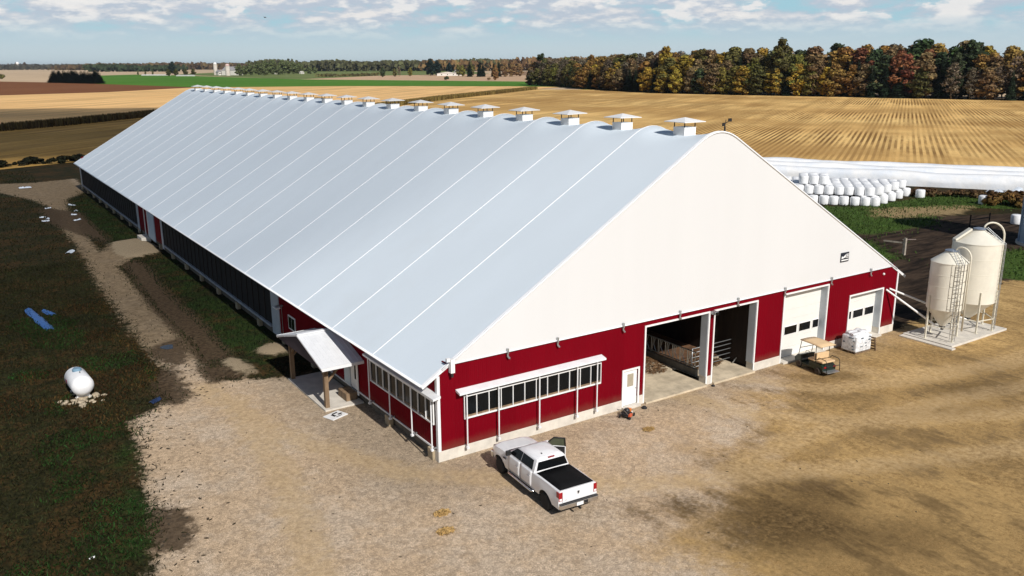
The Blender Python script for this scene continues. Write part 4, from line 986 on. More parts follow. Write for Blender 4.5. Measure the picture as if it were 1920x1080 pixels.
g=G('white_silage_plastic'); vv=g.coord('Object'); st=g.coord('Object',(.25,.25,1)); 
m_bag2=g.out(g.mix(g.ss(g.noise(.35,5,.6,vv),.35,.7),(.80,.80,.79),(.68,.72,.77)),.35,g.bump(g.noise(1.3,5,.65,vv),.5,.12),spec=.4)
dA=Vector((.535,-.845,0)); nB=Vector((.845,.535,0)); base=Vector((103.5,67.0,0))
for i,(off,l0,l1,w,h,lab) in enumerate(((0,-26,96,3.5,2.9,'long white silage bag along the field edge, farthest of three'),(-3.45,-26,92,3.4,2.7,'long white silage bag in the middle of three'),(-6.9,-22,84,3.4,2.3,'long white silage bag nearest the bale stack, lowest of three'))):
    p=base+nB*off; silage_bag(p+dA*l0,p+dA*l1,w,h,lab,i*7.3)
scrap(108.5,28.5,5,3.2,R(-40),m_palewrap,'heap of crumpled pale blue plastic at the end of the silage bags',71,1.6,'plastic_heap')
scrap(112,24.5,4,2.6,R(20),m_palewrap,'second heap of crumpled pale plastic near the silo',72,1.5,'plastic_heap')
# blue-grey steel silo at the right edge
m_steel=g=G('blue_grey_steel'); vv=g.coord('Object'); z_=g.n('ShaderNodeSeparateXYZ',{'Vector':vv}).outputs[2]
ph=g.math('FRACT',g.math('MULTIPLY',z_,1/.11)); cr=g.math('ABSOLUTE',g.math('SUBTRACT',ph,.5))
m_steel=g.out(g.mix(g.ss(g.noise(.5,5,.6,vv),.3,.7),(.26,.35,.47),(.36,.46,.58)),.4,g.bump(cr,.5,.03),metal=.35)
si=empty('steel_silo',(79.3,8.0,0),label='tall blue-grey steel silo cut by the right edge',cat='silo')
mb=MB(); pr=[(3.35,0)]
for k in range(1,13): pr+=[(3.35,.97*k),(3.39,.97*k+.01),(3.39,.97*k+.05),(3.35,.97*k+.06)]
mb.lathe(pr,48); mb.build('silo_wall',m_steel,si,smooth=30)
MB().lathe([(3.5,11.65),(3.5,11.75),(.4,13.3),(.4,13.6),(0,13.6)],40).build('silo_roof',m_steel,si,smooth=30)
MB().lathe([(3.6,0),(3.6,.25),(3.4,.25)],40).build('silo_base',m_conc,si)
for k in range(14):
    a=2*math.pi*k/14; MB().box(-.06,.06,-.05,.05,.2,11.6,Matrix.Translation((3.43*math.cos(a),3.43*math.sin(a),0))@Matrix.Rotation(a,4,'Z')).build('stiffener',m_steel,si)
# dark feeder rack, rail fence and post in the pasture
fk=empty('feeder_rack',(80.2,16.6,0),R(-8),'black steel hay feeder frame in the shadow behind the bins','feeder')
for x in (-1.65,1.65): MB().tube([(x,0,0),(x,0,2.1)],.08,6).build('post',m_black,fk)
for z in (1.55,.6): MB().tube([(-1.65,0,z),(1.65,0,z)],.05,6).build('bar',m_black,fk)
for x in (-1.65,1.65): MB().tube([(x,-.5,.05),(x,0,1.0),(x,.5,.05)],.05,6).build('foot',m_black,fk)
fe=empty('rail_fence',(0,0,0),label='old wooden post with one rail left standing in the pasture',cat='fence')
m_oldwood=M('grey_weathered_wood',(.30,.26,.21),.9,.3,3)
MB().box(61.75,62.0,14.2,14.45,0,1.75).build('post',m_oldwood,fe); MB().bar((61.87,14.3,1.25),(61.4,16.4,1.2),.07,.14).build('rail',m_oldwood,fe)
scrap(56.5,17.2,1.6,.8,.3,m_palewrap,'grey scrap heap by the old fence rail near the barn corner',81,.35,'scrap_heap')
scrap(69.5,18.5,1.5,.4,-.6,M('pale_puddle_mud',(.26,.20,.16),.4,.2,2),'pale board lying in the muddy pasture',82,.05,'board')

# ------------------------------------------------------------------ vegetation
def clump_attr(o,vals):
    a=o.data.attributes.new('clump','FLOAT','FACE'); a.data.foreach_set('value',vals)
def leaf_cloud(lobes,n,size,seed,flat=.0,droop=0):
    r=random.Random(seed); mb=MB(); vals=[]
    ws=[l[1]**2 for l in lobes]; tot=sum(ws)
    for c,rad,sq in lobes:
        cv=r.random()
        for _ in range(int(n*rad*rad/tot)):
            d=Vector((r.gauss(0,1),r.gauss(0,1),r.gauss(0,1))).normalized()
            q=rad*(r.random()**.35)
            p=Vector(c)+Vector((d.x*q,d.y*q,d.z*q*sq))
            nn=(d+Vector((r.uniform(-.7,.7),r.uniform(-.7,.7),r.uniform(-.3,.9)))).normalized()
            u=nn.cross(Vector((r.uniform(-1,1),r.uniform(-1,1),r.uniform(-1,1)))).normalized(); v=nn.cross(u)
            s=size*r.uniform(.6,1.3)
            mb.add([p-u*s-v*s*.6,p+u*s*.3-v*s,p+u*s+v*s*.5,p-u*s*.4+v*s],[(0,1,2,3)])
            vals.append(min(1,max(0,cv*.7+.3*r.random())))
    return mb,vals
def broad_proto(seed,h,wd,base,nl,n,size):
    r=random.Random(seed); lobes=[]
    for i in range(nl):
        t=(i+.5)/nl; z=base+(h-base)*t
        prof=math.sin(math.pi*min(1,(.16+.84*t)))**.6
        a=i*2.4+r.uniform(-.5,.5); q=wd*.5*prof*r.uniform(.25,.8)
        if t>.88: q*=.4
        lobes.append(((q*math.cos(a),q*math.sin(a),z),wd*r.uniform(.17,.27)*(.75+.3*prof),r.uniform(.6,.85)))
    return leaf_cloud(lobes,n,size,seed)
def trunk_mb(seed,h,r0,limbs):
    r=random.Random(seed); mb=MB(); pts=[]; x=y=0
    for i in range(7):
        t=i/6; pts.append((x,y,h*t)); x+=r.uniform(-.02,.02)*h; y+=r.uniform(-.02,.02)*h
    mb.tube(pts,[r0*(1-.8*i/6) for i in range(7)],7)
    for k in range(limbs):
        i=r.randint(2,5); p=Vector(pts[i]); a=r.uniform(0,6.28); l=h*r.uniform(.18,.32)
        q=p+Vector((math.cos(a)*l*.7,math.sin(a)*l*.7,l*.7)); mb.tube([p,p.lerp(q,.5)+Vector((0,0,l*.06)),q],[r0*.4,r0*.25,r0*.08],5)
    return mb
def conifer(seed,h,wd,n,size):
    r=random.Random(seed); mb=MB(); vals=[]; T=26
    for i in range(T):
        t=i/(T-1); z=h*(.06+.92*t); rad=wd*.5*(1-t)**.8*r.uniform(.8,1.1)+.15; m=max(4,int(n/T*(1.25-t)))
        for k in range(m):
            a=r.uniform(0,6.28); cv=.5+.5*math.sin(a*2+i); q0=rad*r.uniform(.0,.5); q1=rad*r.uniform(.75,1.08)
            d=Vector((math.cos(a),math.sin(a),0)); s=Vector((-d.y,d.x,0))*size*r.uniform(.5,1.1)*(1.2-.5*t)
            p=d*q0+Vector((0,0,z)); e=d*q1+Vector((0,0,z-(q1-q0)*.45+r.uniform(-.2,.2)))
            mb.add([p-s*.7,e-s+Vector((0,0,-.15)),e+d*size*.6,e+s+Vector((0,0,-.15)),p+s*.7],[(0,1,2,3,4)]); vals.append(min(1,max(0,cv*.6+.4*r.random())))
    return mb,vals
TREES={}
def make_tree(kind,seed):
    H=25.0
    if kind=='broad': c,v=broad_proto(seed,H,13.5,2.5,21,2900,.58); tb=trunk_mb(seed,H*.8,.42,6)
    elif kind=='tall': c,v=broad_proto(seed,H,10.0,3.0,19,2200,.55); tb=trunk_mb(seed,H*.85,.38,6)
    elif kind=='thin': c,v=broad_proto(seed,H,10.5,5.0,16,800,.48); tb=trunk_mb(seed,H*.95,.36,16)
    elif kind=='spruce': c,v=conifer(seed,H,8.6,1500,.62); tb=trunk_mb(seed,H*.9,.35,0)
    elif kind=='twin': 
        lob=[((-2.0,0,22),2.3,.8),((-2.6,.5,24),1.6,.8),((2.2,0,23.6),2.4,.8),((1.6,.3,21.5),1.8,.7),((3,0,25.2),1.4,.8),((-.6,0,13),2,.6),((1.2,.4,11),1.8,.6),((0,0,16.5),1.3,.6)]
        c,v=leaf_cloud(lob,900,.5,seed); tb=trunk_mb(seed,25,.6,9)
    elif kind=='bush':
        r=random.Random(seed); lob=[((r.uniform(-1.3,1.3),r.uniform(-1.3,1.3),r.uniform(.7,1.9)),r.uniform(.7,1.1),.8) for _ in range(7)]
        c,v=leaf_cloud(lob,500,.26,seed); tb=MB().tube([(0,0,0),(0,0,1.6)],[.09,.03],5)
    return c,v,tb
def tree(kind,var,x,y,h,col,name,label,group=None,wide=1.0,z=0,cat='tree'):
    key=(kind,var); H=3.0 if kind=='bush' else 25.0
    if key not in TREES:
        c,v,tb=make_tree(kind,100+var*17+len(kind)); e=empty(name,(0,0,0))
        k=c.build('crown',m_leaf,e,fix=False); clump_attr(k,v); t=tb.build('trunk',m_bark,e,smooth=True)
        TREES[key]=(k,t)
    else:
        k0,t0=TREES[key]; e=empty(name,(0,0,0)); k=k0.copy(); t=t0.copy()
        for q in (k,t): COL.objects.link(q); q.parent=e
    s=h/H; e.location=(x,y,z); e.scale=(s*wide,s*wide,s); e.rotation_euler=(0,0,rnd.uniform(0,6.28))
    k.color=(*col,1); tag(e,label,cat,group); return e
C_DG=(.045,.064,.028); C_SP=(.028,.044,.023); C_OL=(.115,.105,.033); C_YG=(.165,.150,.035); C_YE=(.30,.205,.035); C_OR=(.27,.158,.045); C_RD=(.23,.088,.045); C_BR=(.185,.125,.060); C_GB=(.165,.130,.088); C_GR=(.055,.085,.026)
LBL={'DG':('dark green broad tree in the autumn woods','dark green broadleaf trees of the woods'),'SP':('dark spruce standing at the front of the autumn woods','dark spruces of the woods'),'OL':('olive green tree in the autumn woods','olive trees of the woods'),'YG':('yellow-green tree in the autumn woods','yellow-green trees of the woods'),'YE':('golden yellow tree in the autumn woods','golden trees of the woods'),'OR':('orange leaved tree in the autumn woods','orange trees of the woods'),'RD':('red leaved tree in the autumn woods','red trees of the woods'),'BR':('rust brown tree in the autumn woods','rust brown trees of the woods'),'GB':('thin grey-brown tree with sparse leaves in the woods','grey-brown sparse trees of the woods'),'GR':('fresh green tree in the autumn woods','green trees of the woods')}
CC=dict(DG=C_DG,SP=C_SP,OL=C_OL,YG=C_YG,YE=C_YE,OR=C_OR,RD=C_RD,BR=C_BR,GB=C_GB,GR=C_GR)
# wood edge: ground points with the reference height and the mix of kinds in the front row / behind
EDGE=[((432,613),25.5,'OL GB DG OL GB','GB OL GB BR'),((422,546),25.5,'DG OL GB OL YG','GB BR OL GB'),((404,500),26,'OR YG OR OL','BR GB OR OL'),((395,470),27,'OR YE SP BR SP','BR OL GB BR'),((375,407),28,'SP SP SP DG','BR OR GB BR'),((377,375),28.5,'YE SP SP SP','OR GB YE OL'),((379,357),29,'SP SP DG BR','YE OL YE BR'),((386,332),30,'YG SP YE SP','OL YE DG BR'),((390,316),30,'YG YE OL YG','OL DG OL BR'),((400,285),29.5,'YE SP YG OR','BR OR YE OL'),((409,257),29.5,'SP SP DG BR','OR BR DG RD'),((414,240),30.5,'SP SP SP OL','RD DG GR RD'),((420,220),31,'SP DG SP SP','DG GR OR BR'),((426,200),29.5,'BR OR SP GB','YE OR BR GB'),((431,184),29,'SP DG SP OR','GB YE OR OL'),((445,140),29,'SP OR DG SP','YE OR OL')]
def along(t):
    n=len(EDGE)-1; k=min(n-1,int(t*n)); f=t*n-k; a,b=EDGE[k],EDGE[k+1]
    p=Vector(a[0]).lerp(Vector(b[0]),f); return p,a[1]+(b[1]-a[1])*f,(a if f<.5 else b)
cnt=0
seglen=[(Vector(EDGE[i+1][0])-Vector(EDGE[i][0])).length for i in range(len(EDGE)-1)]
TOT=sum(seglen)
for row,(off,sp) in enumerate(((0,7.0),(6,8.0),(14,9.0),(25,11),(39,14))):
    s=rnd.uniform(0,4)
    while s<TOT:
        k=0;q=s
        while k<len(seglen)-1 and q>seglen[k]: q-=seglen[k];k+=1
        f=min(1,q/seglen[k]); a,b=EDGE[k],EDGE[k+1]; p=Vector(a[0]).lerp(Vector(b[0]),f); hr=(a[1]+(b[1]-a[1])*f)*.91; e=a if rnd.random()>f else b
        d=(Vector(b[0])-Vector(a[0])).normalized(); nrm=Vector((-d.y,d.x)); 
        if nrm.x<0: nrm=-nrm
        p=p+nrm*(off+rnd.uniform(-2.5,2.5))+d*rnd.uniform(-2,2)
        ck=rnd.choice((e[2] if row<1 else (e[2]+' '+e[3] if row<2 else e[3])).split())
        h=hr*((.62 if row==0 else .80 if row==1 else .93 if row==2 else .98)*rnd.uniform(.88,1.07))
        if ck=='SP': kind,name,h='spruce','spruce_tree',h*1.10
        elif ck=='GB': kind,name='thin','bare_tree'
        else: kind,name=('broad' if rnd.random()<.72 else 'tall'),'autumn_tree'
        c=CC[ck]; j=rnd.uniform(.95,1.5); c=(c[0]*j*rnd.uniform(.9,1.1),c[1]*j,c[2]*j)
        tree(kind,rnd.randint(0,2 if kind!='thin' else 1),p.x,p.y,h,c,name,*LBL[ck],wide=rnd.uniform(1.05,1.5)*(1.0 if kind=='spruce' else 1.12)); cnt+=1
        s+=sp*rnd.uniform(.8,1.2)
# the ones that stand out
tree('twin',0,434,598,26.5,C_DG,'tall_tree','tall dark tree with a twin tufted crown at the end of the woods')
tree('broad',0,384,388,28,C_YE,'autumn_tree','tall golden tree rising out of the woods beside grey trees')
tree('tall',1,396,305,31.5,C_OL,'autumn_tree','slender olive tree rising above its neighbours in the woods')
tree('broad',1,436,243,29.5,(.040,.066,.022),'oak_tree','big round dark green oak topping the woods',wide=1.7)
tree('twin',0,436,214,28.5,C_DG,'tall_tree','dark forked tree sticking out of the treetops right of the oak')
tree('broad',2,417,243,24.5,C_RD,'maple_tree','bright red maple below the big green oak',wide=1.0)
tree('broad',0,404,489,24,C_OR,'maple_tree','vivid orange maple at the left part of the woods',wide=.8)
# shrubs along the far-left weedy hedge
for i in range(34):
    t=i/33; x=-34+42*t; y=153.5+10*t+rnd.uniform(-1.5,1.5)
    tree('bush',i%2,x,y,rnd.uniform(.7,2.0),(.018,.020,.009),'bush','dark weedy bush in the row behind the far gravel pad','bushes in the row behind the gravel pad',wide=1.3,cat='bush')
for i,(x,y,h) in enumerate(((100.6,25.4,2.0),(102.5,24.2,2.4),(104.5,23.4,2.2),(106.5,22.2,2.6),(101.8,22.6,1.7),(104,20.8,1.9),(108.2,24.2,2.0))):
    tree('bush',i%2,x,y,h,(.20,.115,.035),'weed_clump','rusty orange weed clump between the white bales and the silo','rusty weed clumps by the silo',wide=1.2,cat='weeds')
for i in range(16):
    t=i/15; x=99.5+13*t; y=36.8-14*t
    tree('bush',i%2,x,y,rnd.uniform(1.0,1.6),(.14,.085,.04),'dry_weeds','dry brown weeds along the foot of the silage bags','dry weeds along the silage bags',wide=1.3,cat='weeds')
# trees of the open land far off
def far_tree(kind,x,y,h,col,label,group=None,wide=1.0,name='field_tree'):
    if kind!='spruce': col=tuple(min(.5,c*1.5) for c in col)
    tree(kind,rnd.randint(0,1),x,y,h,col,name,label,group,wide)
for i in range(24): far_tree('spruce',106+31*i/23+rnd.uniform(-1.5,1.5),1105-102*i/23,rnd.uniform(12,15),(.012,.026,.011),'dark spruce in the short row beyond the ploughed field','spruces in the short row',3.2,'spruce_tree')
for x,y,h in ((455,1560,20),(470,1580,17),(490,1610,21),(515,1640,24),(535,1660,26),(560,1690,28),(585,1705,27),(605,1730,25),(628,1760,24),(650,1790,22),(675,1840,20),(500,1560,15),(540,1600,17),(640,1700,14),(690,1800,13)):
    far_tree('broad',x,y,h,(.115,.135,.055),'green tree in the grove beside the farm with two silos','trees of the far farm grove',1.5)
for x,y in ((350,1640),(366,1650),(384,1655),(400,1665)): far_tree('broad',x,y,12,(.075,.075,.02),'olive tree left of the farm with two silos','olive trees left of the silos',1.5)
far_tree('broad',457,2080,26,(.015,.03,.022),'round dark tree on the skyline left of the silos',wide=1.3)
for x,y,k,h,c in ((560,1185,'broad',14,C_DG),(585,1195,'broad',12,C_OL),(600,1210,'thin',15,C_GB),(625,1220,'broad',13,C_YG),(672,1240,'broad',26,(.012,.025,.022)),(690,1250,'broad',24,(.012,.025,.022)),(705,1235,'broad',20,(.012,.025,.022)),(690,1180,'broad',17,C_OL),(668,1130,'broad',16,C_YG),(682,1128,'broad',20,C_OL)):
    far_tree(k,x,y,h,c,'tree in the grove around the small white farmhouse','trees around the small farmhouse',1.15)
for x,y,h in ((660,1095,24),(668,1080,25),(677,1085,23),(690,1075,24),(702,1080,25)): far_tree('spruce',x,y,h,C_SP,'dark spruce beside the small white farmhouse','spruces by the small farmhouse',1.2,'spruce_tree')
for x,y,h in ((690,1045,19),(706,1050,20),(722,1055,18)): far_tree('broad',x,y,h,(.21,.13,.06),'tan autumn tree right of the farmhouse spruces','tan trees by the farmhouse',1.3)
far_tree('broad',760,1060,15,C_BR,'round rust tree standing alone in the tan field'); far_tree('broad',536,830,17,(.23,.13,.05),'lone pale orange tree at the end of the green field',wide=.9)
far_tree('bush',491,867,6.5,C_DG,'dark cone-shaped bush on the edge of the green field',wide=.8,name='bush'); far_tree('bush',530,835,4,C_BR,'small brown bush on the edge of the green field',name='bush')
far_tree('bush',80,1510,9,C_OL,'round olive bush at the left edge beyond the ploughed field',name='bush')
for x,y in ((590,8645),(640,8600),(432,5800),(470,5750)): far_tree('broad',x,y,38,(.09,.06,.04),'tiny far tree standing before the skyline woods at left','tiny far trees at left',1.4)
for x,y in ((338,1850),(352,1850),(366,1850)): far_tree('broad',x,y,8,C_OL,'little tree behind the long white shed roof','little trees behind the long shed',.9)
def wood_line(pts,h,n,size,cols,label,seed,depth):
    r=random.Random(seed); mb=MB(); vals=[]
    segs=list(zip(pts,pts[1:])); ls=[math.dist(a,b) for a,b in segs]; T=sum(ls)
    for _ in range(n):
        s=r.random()*T; k=0
        while k<len(ls)-1 and s>ls[k]: s-=ls[k];k+=1
        a,b=segs[k]; f=s/ls[k]; x=a[0]+(b[0]-a[0])*f; y=a[1]+(b[1]-a[1])*f
        ph=mnoise.noise(Vector((x*.012,y*.012,seed))); top=h*(.82+.35*ph+.10*mnoise.noise(Vector((x*.05,y*.05,seed))))
        z=top*(r.random()**.6); x+=r.uniform(-.5,.5)*depth; y+=r.uniform(-.5,.5)*depth
        nn=Vector((r.uniform(-1,1),-1.2,r.uniform(-.2,1))).normalized(); u=nn.cross(Vector((0,0,1))).normalized(); v=nn.cross(u); q=size*r.uniform(.6,1.3); p=Vector((x,y,z))
        mb.add([p-u*q-v*q*.6,p+u*q*.3-v*q,p+u*q+v*q*.5,p-u*q*.4+v*q],[(0,1,2,3)]); vals.append(min(1,max(0,.5+.9*mnoise.noise(Vector((x*.03,y*.03,seed+9)))+r.uniform(-.2,.2))))
    o=mb.build('woods',m_leaf,fix=False,label=label,cat='woods',kind='stuff'); clump_attr(o,vals); o.color=(*cols,1); return o
wood_line([(-900,9000),(600,9400),(1700,8800),(2900,8200),(4300,7600),(5200,6000)],30,5200,13,(.085,.080,.065),'farthest strip of woods along the horizon',1,250)
wood_line([(-200,5200),(700,5000),(1300,4700)],22,1500,8,(.075,.07,.05),'hazy woods on the horizon at the left',2,120)
wood_line([(430,3050),(560,2900),(640,2800)],22,900,5,(.045,.065,.030),'green copse beyond the pale field behind the spruce row',3,60)
wood_line([(500,4300),(900,4000),(1250,3600)],26,1500,8,(.13,.085,.04),'rusty woods far behind the farm with two silos',4,120)
wood_line([(800,2500),(1000,2300),(1180,2150),(1300,2000)],30,3200,5,(.10,.10,.045),'olive brown woods behind the green field',5,90)
wood_line([(1150,2100),(1400,1950),(1800,1900)],34,2200,6,(.20,.12,.05),'orange brown woods far behind the small farmhouse',6,90)
wood_line([(620,1330),(560,1300),(500,1290)],5,300,1.6,(.09,.08,.03),'low scrub row behind the tan field',8,20)
# standing corn strips
def corn_strip(pts,h,wid,n,col,label,seed):
    r=random.Random(seed); mb=MB(); vals=[]
    segs=list(zip(pts,pts[1:])); ls=[math.dist(a,b) for a,b in segs]; T=sum(ls)
    for _ in range(n):
        s=r.random()*T; k=0
        while k<len(ls)-1 and s>ls[k]: s-=ls[k];k+=1
        a,b=Vector(segs[k][0]),Vector(segs[k][1]); d=(b-a).normalized(); nn=Vector((-d.y,d.x)); p=a.lerp(b,s/ls[k])+nn*(round(r.uniform(-.5,.5)*wid/.75)*.75)
        hh=h*r.uniform(.85,1.08); an=r.uniform(0,6.28); u=Vector((math.cos(an),math.sin(an),0)); w=r.uniform(.10,.22); P=Vector((p.x,p.y,0))
        cv=r.random()
        mb.add([P-u*w*.5,P+u*w*.5,P+u*w+Vector((0,0,hh*.6)),P+Vector((0,0,hh)),P-u*w+Vector((0,0,hh*.55))],[(0,1,2,3,4)]); vals.append(cv)
        q=P+Vector((0,0,hh*r.uniform(.4,.8))); u2=Vector((-u.y,u.x,0)); mb.add([q,q+u2*.5+Vector((0,0,.15)),q+u2*.8+Vector((0,0,-.15)),q+u2*.4+Vector((0,0,-.05))],[(0,1,2,3)]); vals.append(cv)
    o=mb.build('standing_corn',m_leaf,fix=False,label=label,cat='corn',kind='stuff'); clump_attr(o,vals); o.color=(*col,1)
corn_strip([(-60,232),(-2,270),(18,286),(54,325),(152,400)],2.5,6,9000,(.075,.055,.022),'strip of dry standing corn across the left field',1)
corn_strip([(112,290),(142,318),(216,386),(290,446),(361,504)],2.4,6,14000,(.24,.17,.055),'strip of standing corn between the two golden fields at right',2)
# rough grass
def grass(n,region,name,label,seed,hmin,hmax,patch=False,cen=-13,thr=.16,wk=1.0,inside=None):
    r=np.random.default_rng(seed); x0,x1,y0,y1=region
    X=r.uniform(x0,x1,n*3);Y=r.uniform(y0,y1,n*3)
    k=sdist(X,Y,YARD)+r.normal(0,.6,n*3)<-.15; k&=~((X>-.4)&(X<W+.4)&(Y>-1)); k&=~((Y<0)&(X>-2)); k&=np.max([sdist(X,Y,q) for q in MUD],0)<.1; k&=(np.max([sdist(X,Y,q) for q in inside],0)+r.normal(0,1.2,n*3)>0) if inside else True; k&=(np.array([mnoise.noise(Vector((x*.28,y*.28,2.5+seed))) for x,y in zip(X,Y)])>(thr+.02*np.abs(X-cen)) if patch else True); X,Y=X[k][:n],Y[k][:n]; m=len(X)
    a=r.uniform(0,6.28,m); h=r.uniform(hmin,hmax,m)*(1+.8*(r.random(m)>.93)); w=r.uniform(.014,.036,m)*wk; lx,ly=r.normal(0,.06,m),r.normal(0,.06,m)
    c,s=np.cos(a)*w,np.sin(a)*w; z=np.zeros(m)
    v=np.stack([np.stack([X-c,Y-s,z],-1),np.stack([X+c,Y+s,z],-1),np.stack([X+c*.4+lx,Y+s*.4+ly,h],-1),np.stack([X-c*.6+lx*1.3,Y-s*.6+ly*1.3,h*.95],-1)],1).reshape(-1,3)
    me=bpy.data.meshes.new(name); me.vertices.add(4*m); me.vertices.foreach_set('co',v.astype(np.float32).ravel()); me.loops.add(4*m); me.loops.foreach_set('vertex_index',np.arange(4*m,dtype=np.int32)); me.polygons.add(m); me.polygons.foreach_set('loop_start',np.arange(0,4*m,4,dtype=np.int32)); me.polygons.foreach_set('loop_total',np.full(m,4,np.int32)); me.update()
    me.materials.append(m_leaf); o=bpy.data.objects.new(name,me); COL.objects.link(o); tag(o,label,'grass',kind='stuff')
    clump_attr(o,(r.random(m)*.5+.5*(np.sin(X*1.3+2*np.sin(Y*.7))*.5+.5)).astype(np.float32)); return o
o=grass(85000,(-32,-5,-6,60),'grass','rough dark grass verge left of the track',1,.05,.16); o.color=(.029,.031,.010,1)
o=grass(30000,(-60,-5,57,150),'grass','rough dark grass field left of the far track',4,.08,.2,wk=2.0); o.color=(.026,.028,.010,1)
o=grass(9000,(-24,-8.5,14,42),'grass','rusty brown dead grass patch behind the propane tank',5,.05,.14,True,-11.5,.0,1.2); o.color=(.070,.038,.012,1)
o=grass(16000,(40,112,-2,60),'grass','green pasture grass between the bins and the bale stack',6,.08,.25,wk=2.2,inside=GREEN); o.color=(.060,.105,.022,1)
o=grass(9000,(-5.5,0,16,118),'grass','dark green grass strip along the barn side',2,.06,.2); o.color=(.013,.022,.006,1)
o=grass(20000,(-24,-9,-6,40),'grass','brighter green grass patches in the verge near the gravel edge',3,.05,.13,True,-12.5,.02); o.color=(.021,.055,.010,1)

r=random.Random(77); mb=MB()
for i in range(420):
    t=r.random(); k=r.randint(1,12); a,b=YARD[k],YARD[k+1]; x=a[0]+(b[0]-a[0])*t+abs(r.gauss(.0,1.3)); y=a[1]+(b[1]-a[1])*t
    if i>300: x,y=r.uniform(-9,24),r.uniform(-16,14)
    if x>-.5 and y>-.5: continue
    s_=r.uniform(.015,.05)*(1.2 if i<=300 else .8); q=rock(s_,i,.35); 
    for v in q.v: pass
    an=r.uniform(0,6.28); c_,s2=math.cos(an),math.sin(an); mb.add([(x+v[0]*c_*1.8-v[1]*s2,y+v[0]*s2*1.8+v[1]*c_,v[2]+s_*.15) for v in q.v],q.f)
mb.build('leaf_litter',M('dark_litter',(.045,.033,.018),.95,.4,6),kind='stuff',label='dark clods and leaf litter strewn over the gravel edge',cat='litter',fix=False)
# ------------------------------------------------------------------ far farm buildings
m_farwhite=M('far_white_wall',(.66,.63,.58),.7,.1,.5); m_farroof=M('far_grey_roof',(.30,.29,.29),.6,.15,.3)
def house(name,x,y,w,d,h,rh,rz,label,cat,roofm=None,wallm=None):
    e=empty(name,(x,y,0),rz,label,cat)
    MB().box(-w/2,w/2,-d/2,d/2,0,h).build('wall',wallm or m_farwhite,e)
    mb=MB(); mb.prism([(-w/2-.4,h),(w/2+.4,h),(0,h+rh)],-d/2-.4,d/2+.4); mb.build('roof',roofm or m_farroof,e)
    for k in (-1,0,1): MB().box(k*w*.28-.7,k*w*.28+.7,-d/2-.05,-d/2-.002,h*.35,h*.75).build('window',m_glass,e)
    return e
def tower_silo(x,y,r,h,label,capm):
    e=empty('tower_silo',(x,y,0),label=label,cat='silo')
    MB().lathe([(r,0),(r,h*.5),(r*1.02,h*.5+.1),(r,h*.5+.3),(r,h)],24).build('shaft',M('pale_concrete_stave',(.55,.50,.44),.8,.15,.6),e,smooth=30)
    MB().lathe([(r*1.03,h),(r*.9,h+r*.5),(r*.5,h+r*.85),(0,h+r)],24).build('dome',capm,e,smooth=True)
tower_silo(447,1686,3.6,20.5,'tall pale concrete tower silo with white dome, left of two',m_white)
tower_silo(440,1580,4.2,17,'shorter pale tower silo with pinkish dome, right of two',M('pink_dome',(.60,.42,.38),.6,.1,1))
house('far_barn',468,1650,24,30,9,7,R(35),'white barn behind the two tower silos','barn')
house('far_barn',448,1665,9,12,6,4,R(10),'small white shed left of the tower silos','shed')
house('far_house',710,1215,11,9,6,4,R(20),'small white farmhouse among the far trees','house')
house('far_shed',690,1215,34,12,4,2.5,R(-30),'long low pale shed beside the small farmhouse','shed',M('pale_roof',(.60,.56,.50),.7,.1,.4))
for a,b,lab in (((324,1735),(362,1684),'long low white shed roof across the field, left of two'),((353,1588),(375,1559),'long low white shed roof across the field, right of two')):
    dx,dy=b[0]-a[0],b[1]-a[1]; house('long_shed',(a[0]+b[0])/2,(a[1]+b[1])/2,6,math.hypot(dx,dy),1.4,.9,math.atan2(dy,dx)-R(90),lab,'shed',m_white)
house('far_house',590,1760,7,6,3.5,2,0,'tiny white house at the right end of the farm grove','house',m_farwhite)
house('far_house',640,1745,8,6,3.5,2,R(20),'tiny pale house right of the farm grove, in the meadow','house',m_farwhite)
wt=empty('water_tower',(430,5700,0),label='tiny white water tower on the skyline at left',cat='water tower')
MB().lathe([(4,0),(3.2,20),(3.2,26),(8,30),(8.5,36),(6,40),(0,42)],20).build('tank',m_white,wt,smooth=40)
bird=empty('bird',(36.3,131,27.6),R(35),'small dark bird in flight high above the far field','bird')
mb=MB(); mb.lathe([(0,-.26),(.03,-.2),(.07,-.05),(.06,.08),(.035,.16),(0,.22)],10,axis='y')
for s in (-1,1): mb.add([(s*.04,.10,.02),(s*.04,-.10,.02),(s*.28,-.06,.14),(s*.55,-.12,.08),(s*.30,.09,.15)],[(0,1,2,3,4)])
mb.add([(-.03,-.2,0),(.03,-.2,0),(.08,-.40,.01),(-.08,-.40,.01)],[(0,1,2,3)]); mb.build('body',m_black,bird,smooth=True)

